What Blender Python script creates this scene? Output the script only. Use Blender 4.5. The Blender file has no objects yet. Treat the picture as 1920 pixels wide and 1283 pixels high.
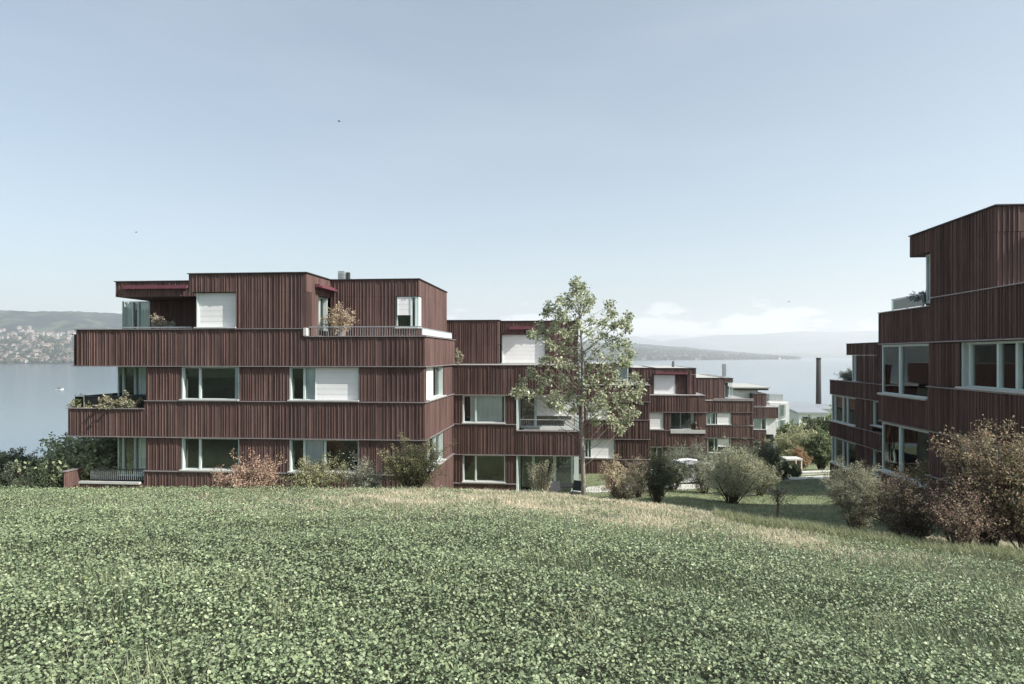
import bpy, math, random
import numpy as np
from mathutils import Vector, Matrix

# ------------------------------------------------------------------ camera, sky, sun, exposure
sc = bpy.context.scene
COL = sc.collection
F_PX, CX, HY = 1280.0, 960.0, 667.0          # focal length and horizon of the photograph in its own pixels
cam_d = bpy.data.cameras.new('camera'); cam = bpy.data.objects.new('camera', cam_d); COL.objects.link(cam)
cam_d.sensor_width = 36.0; cam_d.lens = 24.0
cam_d.shift_y = (HY - 641.5) / 1920.0
cam_d.clip_start = 0.1; cam_d.clip_end = 60000
cam.location = (0, 0, 0); cam.rotation_euler = (math.radians(90), 0, 0)
sc.camera = cam

TH = math.radians(5.58)                        # the estate's grid is turned this much from the view axis
cT, sT = math.cos(TH), math.sin(TH)
SUN_EL = math.radians(40)
SUN_A = math.radians(74)                       # from the facades' normal towards the right
sun_dir = Vector(((-math.cos(SUN_A) * sT + math.sin(SUN_A) * cT) * math.cos(SUN_EL),
                  (-math.cos(SUN_A) * cT - math.sin(SUN_A) * sT) * math.cos(SUN_EL), math.sin(SUN_EL)))
sl = bpy.data.lights.new('sun', 'SUN'); sl.energy = 5.0; sl.angle = math.radians(0.5); sl.color = (1.0, 0.955, 0.89)
so = bpy.data.objects.new('sun', sl); COL.objects.link(so)
so.rotation_euler = sun_dir.to_track_quat('Z', 'Y').to_euler(); so.location = (60, -60, 80)

w = bpy.data.worlds.new("World"); sc.world = w; w.use_nodes = True
nt = w.node_tree; nt.nodes.clear(); N = nt.nodes.new; LK = nt.links.new
sky = N('ShaderNodeTexSky'); sky.sky_type = 'NISHITA'; sky.sun_disc = False
sky.sun_elevation = SUN_EL; sky.sun_rotation = math.atan2(sun_dir.x, sun_dir.y)
sky.altitude = 400; sky.air_density = 1.0; sky.dust_density = 2.6; sky.ozone_density = 1.5
hs = N('ShaderNodeHueSaturation'); hs.inputs['Saturation'].default_value = 0.78; hs.inputs['Value'].default_value = 1.0
LK(sky.outputs[0], hs.inputs['Color'])
tc = N('ShaderNodeTexCoord'); sep = N('ShaderNodeSeparateXYZ'); LK(tc.outputs['Generated'], sep.inputs[0])
# low cumulus standing on the horizon, thin streaks higher up
mp = N('ShaderNodeMapping'); mp.inputs['Scale'].default_value = (13, 13, 42); LK(tc.outputs['Generated'], mp.inputs[0])
nz = N('ShaderNodeTexNoise'); nz.inputs['Scale'].default_value = 1.0; nz.inputs['Detail'].default_value = 7; nz.inputs['Roughness'].default_value = .55
LK(mp.outputs[0], nz.inputs['Vector'])
bandr = N('ShaderNodeValToRGB'); LK(sep.outputs['Z'], bandr.inputs[0])
e = bandr.color_ramp.elements; e[0].position = 0.012; e[0].color = (0, 0, 0, 1); e[1].position = 0.034; e[1].color = (1, 1, 1, 1)
for p_, c_ in ((.052, .88), (.085, .3), (.11, 0)):
    x_ = bandr.color_ramp.elements.new(p_); x_.color = (c_, c_, c_, 1)
add = N('ShaderNodeMath'); add.operation = 'MULTIPLY_ADD'; add.inputs[1].default_value = .36; LK(bandr.outputs[0], add.inputs[0]); LK(nz.outputs[0], add.inputs[2])
cr = N('ShaderNodeValToRGB'); LK(add.outputs[0], cr.inputs[0])
cr.color_ramp.elements[0].position = .765; cr.color_ramp.elements[1].position = .85
mp2 = N('ShaderNodeMapping'); mp2.inputs['Scale'].default_value = (2.0, 2.0, 9); mp2.inputs['Rotation'].default_value = (.1, .12, .3); LK(tc.outputs['Generated'], mp2.inputs[0])
nz2 = N('ShaderNodeTexNoise'); nz2.inputs['Scale'].default_value = 1.0; nz2.inputs['Detail'].default_value = 5; LK(mp2.outputs[0], nz2.inputs['Vector'])
cr2 = N('ShaderNodeValToRGB'); LK(nz2.outputs[0], cr2.inputs[0]); cr2.color_ramp.elements[0].position = .5; cr2.color_ramp.elements[1].position = .95
cr2.color_ramp.elements[1].color = (.12, .12, .12, 1)
mxc = N('ShaderNodeMath'); mxc.operation = 'MAXIMUM'; cmb = N('ShaderNodeMath'); cmb.operation = 'MULTIPLY'; LK(cr.outputs[0], cmb.inputs[0]); LK(bandr.outputs[0], cmb.inputs[1]); LK(cmb.outputs[0], mxc.inputs[0]); LK(cr2.outputs[0], mxc.inputs[1])
mul = N('ShaderNodeMath'); mul.operation = 'MULTIPLY'; mul.inputs[1].default_value = .95; LK(mxc.outputs[0], mul.inputs[0])
mixc = N('ShaderNodeMixRGB'); mixc.inputs['Color2'].default_value = (6.9, 6.9, 7.0, 1)
LK(mul.outputs[0], mixc.inputs[0]); tint = N('ShaderNodeMixRGB'); tint.blend_type = 'MULTIPLY'; tint.inputs[0].default_value = 1; tint.inputs['Color2'].default_value = (1.0, 1.035, .985, 1)
LK(hs.outputs[0], tint.inputs['Color1']); flat = N('ShaderNodeMixRGB'); flat.inputs[0].default_value = .2; flat.inputs['Color2'].default_value = (3.1, 3.75, 4.45, 1)
LK(tint.outputs[0], flat.inputs['Color1']); LK(flat.outputs[0], mixc.inputs['Color1'])
bg = N('ShaderNodeBackground'); bg.inputs['Strength'].default_value = 0.111
LK(mixc.outputs[0], bg.inputs['Color'])
wo = N('ShaderNodeOutputWorld'); LK(bg.outputs[0], wo.inputs[0])

sc.view_settings.view_transform = 'Standard'; sc.view_settings.look = 'None'
sc.view_settings.exposure = 0.65; sc.view_settings.gamma = 1.0
sc.render.engine = 'CYCLES'
sc.cycles.max_bounces = 8; sc.cycles.diffuse_bounces = 3; sc.cycles.glossy_bounces = 4
sc.cycles.transmission_bounces = 4; sc.cycles.transparent_max_bounces = 16; sc.cycles.volume_bounces = 1
sc.cycles.use_denoising = True

rng = random.Random(7); NR = np.random.RandomState(11)

# ------------------------------------------------------------------ materials
def mat(name):
    m = bpy.data.materials.new(name); m.use_nodes = True
    return m, m.node_tree, m.node_tree.nodes['Principled BSDF']

def plain(name, col, rough=.6, metal=0.0, var=.12, scale=3.0, spec=.4, bump=0.0, stretch=None):
    m, t, b = mat(name)
    tcn = t.nodes.new('ShaderNodeTexCoord'); n = t.nodes.new('ShaderNodeTexNoise')
    n.inputs['Scale'].default_value = scale; n.inputs['Detail'].default_value = 6
    src = tcn.outputs['Object']
    if stretch:
        mpn = t.nodes.new('ShaderNodeMapping'); mpn.inputs['Scale'].default_value = stretch
        t.links.new(src, mpn.inputs[0]); src = mpn.outputs[0]
    t.links.new(src, n.inputs['Vector'])
    r = t.nodes.new('ShaderNodeValToRGB'); t.links.new(n.outputs[0], r.inputs[0])
    r.color_ramp.elements[0].position = .3; r.color_ramp.elements[1].position = .72
    r.color_ramp.elements[0].color = tuple(c * (1 - var) for c in col) + (1,)
    r.color_ramp.elements[1].color = tuple(min(1, c * (1 + var)) for c in col) + (1,)
    t.links.new(r.outputs[0], b.inputs['Base Color'])
    b.inputs['Roughness'].default_value = rough; b.inputs['Metallic'].default_value = metal
    b.inputs['Specular IOR Level'].default_value = spec
    if bump:
        bn = t.nodes.new('ShaderNodeBump'); bn.inputs['Strength'].default_value = bump
        t.links.new(n.outputs[0], bn.inputs['Height']); t.links.new(bn.outputs[0], b.inputs['Normal'])
    return m

def wood_mat():
    m, t, b = mat('stained_timber')
    at = t.nodes.new('ShaderNodeAttribute'); at.attribute_name = 'Col'
    tcn = t.nodes.new('ShaderNodeTexCoord'); mpn = t.nodes.new('ShaderNodeMapping')
    mpn.inputs['Scale'].default_value = (28, 28, 1.6); t.links.new(tcn.outputs['Object'], mpn.inputs[0])
    n = t.nodes.new('ShaderNodeTexNoise'); n.inputs['Scale'].default_value = 1; n.inputs['Detail'].default_value = 5
    t.links.new(mpn.outputs[0], n.inputs['Vector'])
    r = t.nodes.new('ShaderNodeMapRange'); r.inputs['From Min'].default_value = .25; r.inputs['From Max'].default_value = .75
    r.inputs['To Min'].default_value = .72; r.inputs['To Max'].default_value = 1.25; t.links.new(n.outputs[0], r.inputs[0])
    n2 = t.nodes.new('ShaderNodeTexNoise'); n2.inputs['Scale'].default_value = .7; n2.inputs['Detail'].default_value = 3
    mp3 = t.nodes.new('ShaderNodeMapping'); mp3.inputs['Scale'].default_value = (2.6, 2.6, .55); t.links.new(tcn.outputs['Object'], mp3.inputs[0]); t.links.new(mp3.outputs[0], n2.inputs['Vector'])
    r2 = t.nodes.new('ShaderNodeMapRange'); r2.inputs['From Min'].default_value = .3; r2.inputs['From Max'].default_value = .7
    r2.inputs['To Min'].default_value = .76; r2.inputs['To Max'].default_value = 1.2; t.links.new(n2.outputs[0], r2.inputs[0])
    mm = t.nodes.new('ShaderNodeMath'); mm.operation = 'MULTIPLY'; t.links.new(r.outputs[0], mm.inputs[0]); t.links.new(r2.outputs[0], mm.inputs[1])
    vm = t.nodes.new('ShaderNodeVectorMath'); vm.operation = 'SCALE'
    t.links.new(at.outputs['Color'], vm.inputs[0]); t.links.new(mm.outputs[0], vm.inputs['Scale'])
    t.links.new(vm.outputs[0], b.inputs['Base Color'])
    b.inputs['Roughness'].default_value = .78; b.inputs['Specular IOR Level'].default_value = .22
    return m

def leaf_mat(name, trans=.35, rough=.5, spec=.35):
    m, t, b = mat(name)
    at = t.nodes.new('ShaderNodeAttribute'); at.attribute_name = 'Col'
    t.links.new(at.outputs['Color'], b.inputs['Base Color'])
    b.inputs['Roughness'].default_value = rough; b.inputs['Specular IOR Level'].default_value = spec
    tr = t.nodes.new('ShaderNodeBsdfTranslucent'); t.links.new(at.outputs['Color'], tr.inputs[0])
    mx = t.nodes.new('ShaderNodeMixShader'); mx.inputs[0].default_value = trans
    o = t.nodes['Material Output']
    t.links.new(b.outputs[0], mx.inputs[1]); t.links.new(tr.outputs[0], mx.inputs[2]); t.links.new(mx.outputs[0], o.inputs[0])
    return m

def glass_mat(name, tint, ior=2.1):
    m, t, b = mat(name); t.nodes.remove(b); o = t.nodes['Material Output']
    tr = t.nodes.new('ShaderNodeBsdfTransparent'); tr.inputs[0].default_value = tint + (1,)
    gl = t.nodes.new('ShaderNodeBsdfGlossy'); gl.inputs['Roughness'].default_value = .01; gl.inputs[0].default_value = (.93, .97, .95, 1)
    fr = t.nodes.new('ShaderNodeFresnel'); fr.inputs[0].default_value = ior
    tcn = t.nodes.new('ShaderNodeTexCoord'); n = t.nodes.new('ShaderNodeTexNoise'); n.inputs['Scale'].default_value = .9; n.inputs['Detail'].default_value = 1
    t.links.new(tcn.outputs['Object'], n.inputs['Vector'])
    bn = t.nodes.new('ShaderNodeBump'); bn.inputs['Strength'].default_value = .02; bn.inputs['Distance'].default_value = .15
    t.links.new(n.outputs[0], bn.inputs['Height']); t.links.new(bn.outputs[0], gl.inputs['Normal'])
    mx = t.nodes.new('ShaderNodeMixShader'); t.links.new(fr.outputs[0], mx.inputs[0])
    t.links.new(tr.outputs[0], mx.inputs[1]); t.links.new(gl.outputs[0], mx.inputs[2]); t.links.new(mx.outputs[0], o.inputs[0])
    return m

M = {}
M['wood'] = wood_mat()
M['flash'] = plain('anodised_flashing', (.29, .26, .26), .45, .3, .1)
M['coping'] = plain('dark_coping', (.06, .055, .06), .5, .2)
M['frame'] = plain('pale_window_frame', (.55, .63, .61), .45, 0, .05)
M['sill'] = plain('light_sill', (.55, .55, .53), .4, .1, .06)
M['glass'] = glass_mat('window_glass', (.96, .98, .97), 1.6)
M['rail_glass'] = glass_mat('balustrade_glass', (.74, .82, .80), 2.0)
M['blind'] = plain('white_blind_fabric', (.76, .76, .75), .8, 0, .04, 1.5)
M['curtain'] = plain('pale_curtain', (.82, .86, .88), .8, 0, .10, 1.0, stretch=(14, 14, .4))
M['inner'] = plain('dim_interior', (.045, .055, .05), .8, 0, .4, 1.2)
M['gravel'] = plain('roof_gravel', (.40, .40, .37), .9, 0, .25, 14)
M['terrace'] = plain('terrace_slabs', (.33, .32, .31), .85, 0, .12, 4)
M['awning'] = plain('red_awning_fabric', (.15, .05, .065), .7, 0, .12, 5)
M['metal'] = plain('grey_metal', (.42, .44, .45), .45, .6, .08)
M['darkmetal'] = plain('dark_metal', (.035, .038, .04), .45, .3, .2)
M['white'] = plain('white_render', (.74, .74, .72), .8, 0, .06, 2)
M['concrete'] = plain('pale_concrete', (.55, .54, .50), .85, 0, .12, 5)
M['brick'] = plain('dark_brick', (.038, .032, .036), .85, 0, .25, 3)
M['tile'] = plain('roof_tile', (.22, .12, .09), .85, 0, .2, .4)
M['bark'] = plain('pale_bark', (.21, .19, .165), .85, 0, .45, 6, stretch=(6, 6, 1.5), bump=.3)
M['twig'] = plain('brown_twig', (.12, .085, .065), .85, 0, .3, 8)
M['leaf'] = leaf_mat('leaf')
M['gloss_leaf'] = leaf_mat('glossy_leaf', .28, .38, .5)
M['clover'] = leaf_mat('clover_leaf', .2, .45, .35)
M['sky_sheen'] = plain('sky_sheen_panel', (.62, .70, .70), .2, 0, .04, spec=.8)  # opaque pale colour stands in for sky reflected in the balustrade glass
M['car'] = plain('silver_paint', (.58, .60, .62), .25, .5, .03)
M['carglass'] = plain('car_glass', (.02, .024, .028), .06, 0, .05, spec=.9)
M['tyre'] = plain('tyre_rubber', (.02, .02, .02), .8, 0, .2)
M['lamp'] = plain('lamp_lens', (.7, .7, .68), .15, 0, .05, spec=.8)
M['pot'] = plain('clay_pot', (.16, .14, .13), .8, 0, .2, 4)
M['bird'] = plain('bird_plumage', (.05, .05, .05), .7, 0, .2)

# ------------------------------------------------------------------ helpers
def tag(o, label=None, cat=None, group=None, kind=None):
    if label: o['label'] = label
    if cat: o['category'] = cat
    if group: o['group'] = group
    if kind: o['kind'] = kind
    return o

def empty(name, loc, rz=0.0):
    o = bpy.data.objects.new(name, None); COL.objects.link(o)
    o.location = loc; o.rotation_euler = (0, 0, rz); o.empty_display_size = .3
    return o

def np_mesh(name, verts, quads, cols=None, smooth=False):
    me = bpy.data.meshes.new(name)
    nv, nf = len(verts), len(quads); k = quads.shape[1]
    me.vertices.add(nv); me.vertices.foreach_set('co', np.ascontiguousarray(verts, dtype=np.float32).ravel())
    me.loops.add(nf * k); me.loops.foreach_set('vertex_index', np.ascontiguousarray(quads, dtype=np.int32).ravel())
    me.polygons.add(nf); me.polygons.foreach_set('loop_start', np.arange(0, nf * k, k, dtype=np.int32))
    me.polygons.foreach_set('loop_total', np.full(nf, k, dtype=np.int32))
    if smooth: me.polygons.foreach_set('use_smooth', np.ones(nf, dtype=bool))
    if cols is not None:
        a = me.color_attributes.new('Col', 'FLOAT_COLOR', 'POINT')
        a.data.foreach_set('color', np.concatenate([cols, np.ones((nv, 1))], 1).astype(np.float32).ravel())
    me.update(calc_edges=True)
    return me

class MB:
    "collects shapes; build() links them as one mesh object"
    def __init__(s): s.v = []; s.f = []; s.c = []
    def quadbox(s, P, col=(1, 1, 1)):
        n = len(s.v); s.v += P; s.c += [col] * 8
        s.f += [(n, n+3, n+2, n+1), (n+4, n+5, n+6, n+7), (n, n+1, n+5, n+4), (n+1, n+2, n+6, n+5), (n+2, n+3, n+7, n+6), (n+3, n, n+4, n+7)]
    def box(s, x0, x1, y0, y1, z0, z1, col=(1, 1, 1)):
        x0, x1 = sorted((x0, x1)); y0, y1 = sorted((y0, y1)); z0, z1 = sorted((z0, z1))
        s.quadbox([(x0, y0, z0), (x1, y0, z0), (x1, y1, z0), (x0, y1, z0), (x0, y0, z1), (x1, y0, z1), (x1, y1, z1), (x0, y1, z1)], col)
    def tube(s, pts, rad, n=6, col=(1, 1, 1)):
        pts = [Vector(p) for p in pts]; b0 = len(s.v)
        for i, p in enumerate(pts):
            d = (pts[min(i + 1, len(pts) - 1)] - pts[max(i - 1, 0)]).normalized()
            a = d.orthogonal().normalized() if abs(d.z) < .9 else Vector((1, 0, 0)).cross(d).normalized()
            if abs(d.z) < .9: a = d.cross(Vector((0, 0, 1))).normalized()
            b = d.cross(a)
            for k in range(n):
                t = 2 * math.pi * k / n; q = p + (a * math.cos(t) + b * math.sin(t)) * rad[i]
                s.v.append(tuple(q)); s.c.append(col)
        for i in range(len(pts) - 1):
            for k in range(n):
                s.f.append((b0 + i*n + k, b0 + i*n + (k+1) % n, b0 + (i+1)*n + (k+1) % n, b0 + (i+1)*n + k))
        s.f.append(tuple(b0 + (len(pts) - 1) * n + k for k in range(n)))
        s.f.append(tuple(b0 + n - 1 - k for k in range(n)))
    def build(s, name, m, parent=None, org=(0, 0, 0), smooth=False):
        me = bpy.data.meshes.new(name)
        me.from_pydata([(x - org[0], y - org[1], z - org[2]) for x, y, z in s.v], [], s.f)
        a = me.color_attributes.new('Col', 'FLOAT_COLOR', 'POINT')
        if s.v: a.data.foreach_set('color', np.array([(c[0], c[1], c[2], 1) for c in s.c], dtype=np.float32).ravel())
        if smooth: me.polygons.foreach_set('use_smooth', [True] * len(me.polygons))
        me.materials.append(m); me.update()
        o = bpy.data.objects.new(name, me); COL.objects.link(o)
        if parent: o.parent = parent
        return o

# photograph pixel -> place on a facade plane of the estate grid (u to the right, v into depth)
def tF(x, V): a = (x - CX) / F_PX; return V / (cT + sT * a)
def uF(x, V): a = (x - CX) / F_PX; return (cT * a - sT) * tF(x, V)
def zF(x, y, V): return (HY - y) / F_PX * tF(x, V)
def tS(x, U): a = (x - CX) / F_PX; return U / (cT * a - sT)
def vS(x, U): a = (x - CX) / F_PX; return (cT + sT * a) * tS(x, U)
def zS(x, y, U): return (HY - y) / F_PX * tS(x, U)
def uv2xy(u, v): return (cT * u + sT * v, -sT * u + cT * v)

# ------------------------------------------------------------------ terrain
def sp(x, k=1.0): return k * np.log1p(np.exp(np.clip(x / k, -30, 30)))
def sstep(x): x = np.clip(x, 0, 1); return x * x * (3 - 2 * x)
def hnoise(x, y):
    return (np.sin(x * .9 + 1.3 * np.sin(y * .7)) * np.cos(y * 1.1 + .8 * np.sin(x * .6)) * .04
            + np.sin(x * 2.7 + y * 1.9) * np.cos(y * 3.1 - x * 1.3) * .015)
def crest(x):
    x = np.asarray(x, float)
    return np.interp(x, [-60, 1, 4.5, 7.0, 10.0, 14, 40], [21.2, 20.8, 19.2, 16.3, 13.2, 11.8, 11.4])
def terr(x, y):
    x = np.asarray(x, float); y = np.asarray(y, float)
    cross = .085 * (sp(x) - sp(x - 9)) * sstep((y + 6) / 14)
    P = -1.6 - .1235 * y - cross
    P = np.where(y < 0, -1.6 - .119 * y * (1 - .2 * sstep(-y / 60)), P)
    e = (1.0 - .65 * sstep((x - 1) / 6)) * sstep((y - crest(x)) / 8.0)
    near = P - e
    q = y - .667 * x
    far = -14 - 15.2 * np.clip((q - 60) / 215, -.3, 1) - 8 * sstep((q - 276) / 60)
    wgt = sstep((y - 60) / 60)
    z = near * (1 - wgt) + far * wgt
    return z + hnoise(x, y) * np.where(y < 40, 1, 1.5)
def gz(x, y): return float(terr(x, y))
def ground_px(px, py, t0=3.0):
    a = (px - CX) / F_PX; b = (HY - py) / F_PX; t = t0
    while t < 500:
        if t * b <= gz(a * t, t): break
        t += .05
    return (a * t, t, gz(a * t, t))
def at_px(px, t): a = (px - CX) / F_PX; return (a * t, t, gz(a * t, t))

def axis(segs):
    out = []
    for a, b, st in segs: out += list(np.arange(a, b, st))
    return np.array(out + [segs[-1][1]])
xs = axis([(-900, -200, 50), (-200, -40, 8), (-40, -20, 1.5), (-20, 22, .35), (22, 60, 1.5), (60, 300, 8), (300, 1000, 50)])
ys = axis([(-400, -40, 20), (-40, -2, 2), (-2, 34, .35), (34, 70, 1.2), (70, 400, 5), (400, 600, 40)])
X, Y = np.meshgrid(xs, ys); Z = terr(X, Y)
V_ = np.stack([X.ravel(), Y.ravel(), Z.ravel()], 1); nx = len(xs); ny = len(ys)
ii = (np.arange(ny - 1)[:, None] * nx + np.arange(nx - 1)[None, :]).ravel()
Q_ = np.stack([ii, ii + 1, ii + nx + 1, ii + nx], 1)
# soil colours: dark soil under the crop, straw strip along the crest, mown lawn behind
def dryness(x, y):
    "how straw coloured the grass is (a strip along the brow of the field)"
    c = crest(x); s = y - c
    m = np.exp(-((s + 2.2) / 3.4) ** 2) * 1.2 * np.interp(x, [-14, -7, -3, 2, 5, 7, 9], [0, .2, .75, 1.05, .95, .35, .03])
    m = m * np.clip(1.0 + .75 * (np.sin(x * 1.7 + 1.2 * np.sin(y * 1.3)) * np.cos(y * 1.9 + np.sin(x * .8)) + .5 * np.sin(x * 4.1 + y * 3.3)), .15, 1.25)
    return np.clip(m + .35 * np.exp(-((s - 3.5) / 3.0) ** 2) * (x > -2), 0, 1)
dr = dryness(V_[:, 0], V_[:, 1])[:, None]
lawn = sstep((V_[:, 1] - crest(V_[:, 0]) - 1) / 4)[:, None]
soil = np.array([[.04, .045, .03]]); straw = np.array([[.46, .40, .30]]); mown = np.array([[.19, .22, .125]])
base = soil * (1 - lawn) + mown * lawn
tc_ = base * (1 - dr) + straw * dr
behind = (V_[:, 1] < 2)[:, None]; tc_ = np.where(behind, np.array([[.085, .115, .075]]), tc_)
me = np_mesh('ground', V_, Q_, tc_, True)
gm, t, b = mat('ground_soil_grass')
at = t.nodes.new('ShaderNodeAttribute'); at.attribute_name = 'Col'
tcn = t.nodes.new('ShaderNodeTexCoord'); n = t.nodes.new('ShaderNodeTexNoise'); n.inputs['Scale'].default_value = 2.5; n.inputs['Detail'].default_value = 9; n.inputs['Roughness'].default_value = .7
t.links.new(tcn.outputs['Object'], n.inputs['Vector'])
r = t.nodes.new('ShaderNodeMapRange'); r.inputs['From Min'].default_value = .3; r.inputs['From Max'].default_value = .7
r.inputs['To Min'].default_value = .55; r.inputs['To Max'].default_value = 1.4; t.links.new(n.outputs[0], r.inputs[0])
vm = t.nodes.new('ShaderNodeVectorMath'); vm.operation = 'SCALE'; t.links.new(at.outputs['Color'], vm.inputs[0]); t.links.new(r.outputs[0], vm.inputs['Scale'])
t.links.new(vm.outputs[0], b.inputs['Base Color']); b.inputs['Roughness'].default_value = .95; b.inputs['Specular IOR Level'].default_value = .1
bn = t.nodes.new('ShaderNodeBump'); bn.inputs['Strength'].default_value = .8; bn.inputs['Distance'].default_value = .08
t.links.new(n.outputs[0], bn.inputs['Height']); t.links.new(bn.outputs[0], b.inputs['Normal'])
me.materials.append(gm); o = bpy.data.objects.new('ground', me); COL.objects.link(o); tag(o, 'sloping farmland falling away towards the lake', kind='structure')

# lake
m, t, b = mat('lake_water'); b.inputs['Base Color'].default_value = (.07, .115, .15, 1); b.inputs['Roughness'].default_value = .14
b.inputs['IOR'].default_value = 1.33
tcn = t.nodes.new('ShaderNodeTexCoord'); n = t.nodes.new('ShaderNodeTexNoise'); n.inputs['Scale'].default_value = .12; n.inputs['Detail'].default_value = 8
t.links.new(tcn.outputs['Object'], n.inputs['Vector'])
bn = t.nodes.new('ShaderNodeBump'); bn.inputs['Strength'].default_value = .10; bn.inputs['Distance'].default_value = .3
t.links.new(n.outputs[0], bn.inputs['Height']); t.links.new(bn.outputs[0], b.inputs['Normal'])
mb = MB(); s_ = 15800
mb.v = [(-s_, 20, -30), (s_, 20, -30), (s_, 16500, -30), (-s_, 16500, -30)]; mb.f = [(0, 1, 2, 3)]; mb.c = [(1, 1, 1)] * 4
tag(mb.build('lake', m), 'calm pale blue lake behind the houses', kind='structure')

# hills across the lake
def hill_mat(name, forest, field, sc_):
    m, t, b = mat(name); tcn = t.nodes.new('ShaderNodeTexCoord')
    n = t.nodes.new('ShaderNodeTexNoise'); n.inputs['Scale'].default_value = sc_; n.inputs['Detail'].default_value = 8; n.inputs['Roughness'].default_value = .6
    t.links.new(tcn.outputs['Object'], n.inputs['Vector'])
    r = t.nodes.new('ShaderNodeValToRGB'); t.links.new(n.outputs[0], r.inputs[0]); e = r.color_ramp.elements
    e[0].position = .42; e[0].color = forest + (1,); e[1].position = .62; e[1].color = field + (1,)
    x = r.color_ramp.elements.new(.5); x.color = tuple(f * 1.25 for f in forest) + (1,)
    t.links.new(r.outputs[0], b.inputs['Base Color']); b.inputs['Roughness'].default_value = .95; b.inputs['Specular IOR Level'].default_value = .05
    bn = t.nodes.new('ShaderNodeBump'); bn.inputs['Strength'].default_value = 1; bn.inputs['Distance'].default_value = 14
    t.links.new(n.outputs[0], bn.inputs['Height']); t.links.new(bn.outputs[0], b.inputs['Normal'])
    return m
def ridge(name, pxs, D, Yr, rows, depth, m, label, rough=1.0, prof=1.0, seed=1):
    RR = np.random.RandomState(seed); v = []; f = []; nxx = len(pxs)
    for k in range(rows + 1):
        s = k / rows
        for i, px in enumerate(pxs):
            a = (px - CX) / F_PX; d0 = D(px); dd = d0 * (1 + depth * s)
            ztop = (HY - Yr(px)) / F_PX * d0 * (1 + depth)
            h = -31 + (ztop + 31) * (s ** prof)
            h += rough * (ztop + 31) * .05 * math.sin(px * .05 + 5 * s + seed) * math.sin(math.pi * s)
            if k and k < rows: h += rough * (ztop + 31) * .03 * (RR.rand() - .5)
            if k == rows: h += rough * (ztop + 31) * .018 * (RR.rand() - .5)
            v.append((a * dd, dd, h))
    for px in pxs:
        a = (px - CX) / F_PX; dd = D(px) * (1 + depth * 1.6); v.append((a * dd, dd, -31))
    for k in range(rows + 1):
        for i in range(nxx - 1):
            f.append((k*nxx + i, k*nxx + i + 1, (k+1)*nxx + i + 1, (k+1)*nxx + i))
    me = np_mesh(name, np.array(v), np.array(f), None, True); me.materials.append(m)
    o = bpy.data.objects.new(name, me); COL.objects.link(o); tag(o, label, kind='structure'); return o
I = lambda xs_, ys_: (lambda p: float(np.interp(p, xs_, ys_)))
Dn = I([-700, 0, 140, 700, 1180, 1300, 1400, 1500], [1900, 2400, 2500, 3300, 4100, 4600, 5100, 5600])
Yn = I([-700, 0, 60, 140, 225, 420, 700, 900, 1140, 1184, 1215, 1262, 1285, 1320, 1400, 1440, 1492, 1500],
       [560, 582, 584, 584, 588, 596, 618, 632, 643, 644, 646, 650, 651, 655, 661, 665, 671, 672.5])
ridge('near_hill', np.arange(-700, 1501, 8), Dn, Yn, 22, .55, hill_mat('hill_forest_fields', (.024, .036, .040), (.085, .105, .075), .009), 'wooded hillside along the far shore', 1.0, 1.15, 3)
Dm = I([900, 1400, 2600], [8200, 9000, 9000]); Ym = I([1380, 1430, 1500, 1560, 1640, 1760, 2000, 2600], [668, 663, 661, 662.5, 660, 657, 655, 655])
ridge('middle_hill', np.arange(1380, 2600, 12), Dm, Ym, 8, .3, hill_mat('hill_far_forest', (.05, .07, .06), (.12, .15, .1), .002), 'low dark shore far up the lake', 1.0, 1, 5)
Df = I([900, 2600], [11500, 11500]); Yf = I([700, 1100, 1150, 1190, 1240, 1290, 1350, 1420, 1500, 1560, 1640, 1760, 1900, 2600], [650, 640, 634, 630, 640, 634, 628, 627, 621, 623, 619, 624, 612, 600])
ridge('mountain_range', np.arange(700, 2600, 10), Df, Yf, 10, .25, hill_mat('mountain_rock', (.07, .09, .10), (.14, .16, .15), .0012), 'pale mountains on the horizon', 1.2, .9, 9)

# ------------------------------------------------------------------ buildings
WR = random.Random(5)
def woodcol(k=1.0):
    g = WR.uniform(.8, 1.2) * k; h = WR.uniform(-.006, .006)
    return ((.120 + h * .6) * g, (.073) * g, (.065 - h * .4) * g)

class Bld:
    def __init__(s, name, u, v, z, label, cat, group=None):
        x, y = uv2xy(u, v); s.o = (u, v, z)
        s.root = empty(name, (x, y, z), -TH); tag(s.root, label, cat, group)
    def add(s, name, mb, m, parent=None, label=None, smooth=False):
        o = mb.build(name, M[m], parent or s.root, s.o, smooth)
        if label: o['label'] = label
        return o

def fb(mb, face, pl, s0, s1, d0, d1, z0, z1, col=(1, 1, 1)):
    if face == 'F': mb.box(s0, s1, pl - d1, pl - d0, z0, z1, col)
    elif face == 'R': mb.box(pl + d0, pl + d1, s0, s1, z0, z1, col)
    elif face == 'L': mb.box(pl - d1, pl - d0, s0, s1, z0, z1, col)

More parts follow.
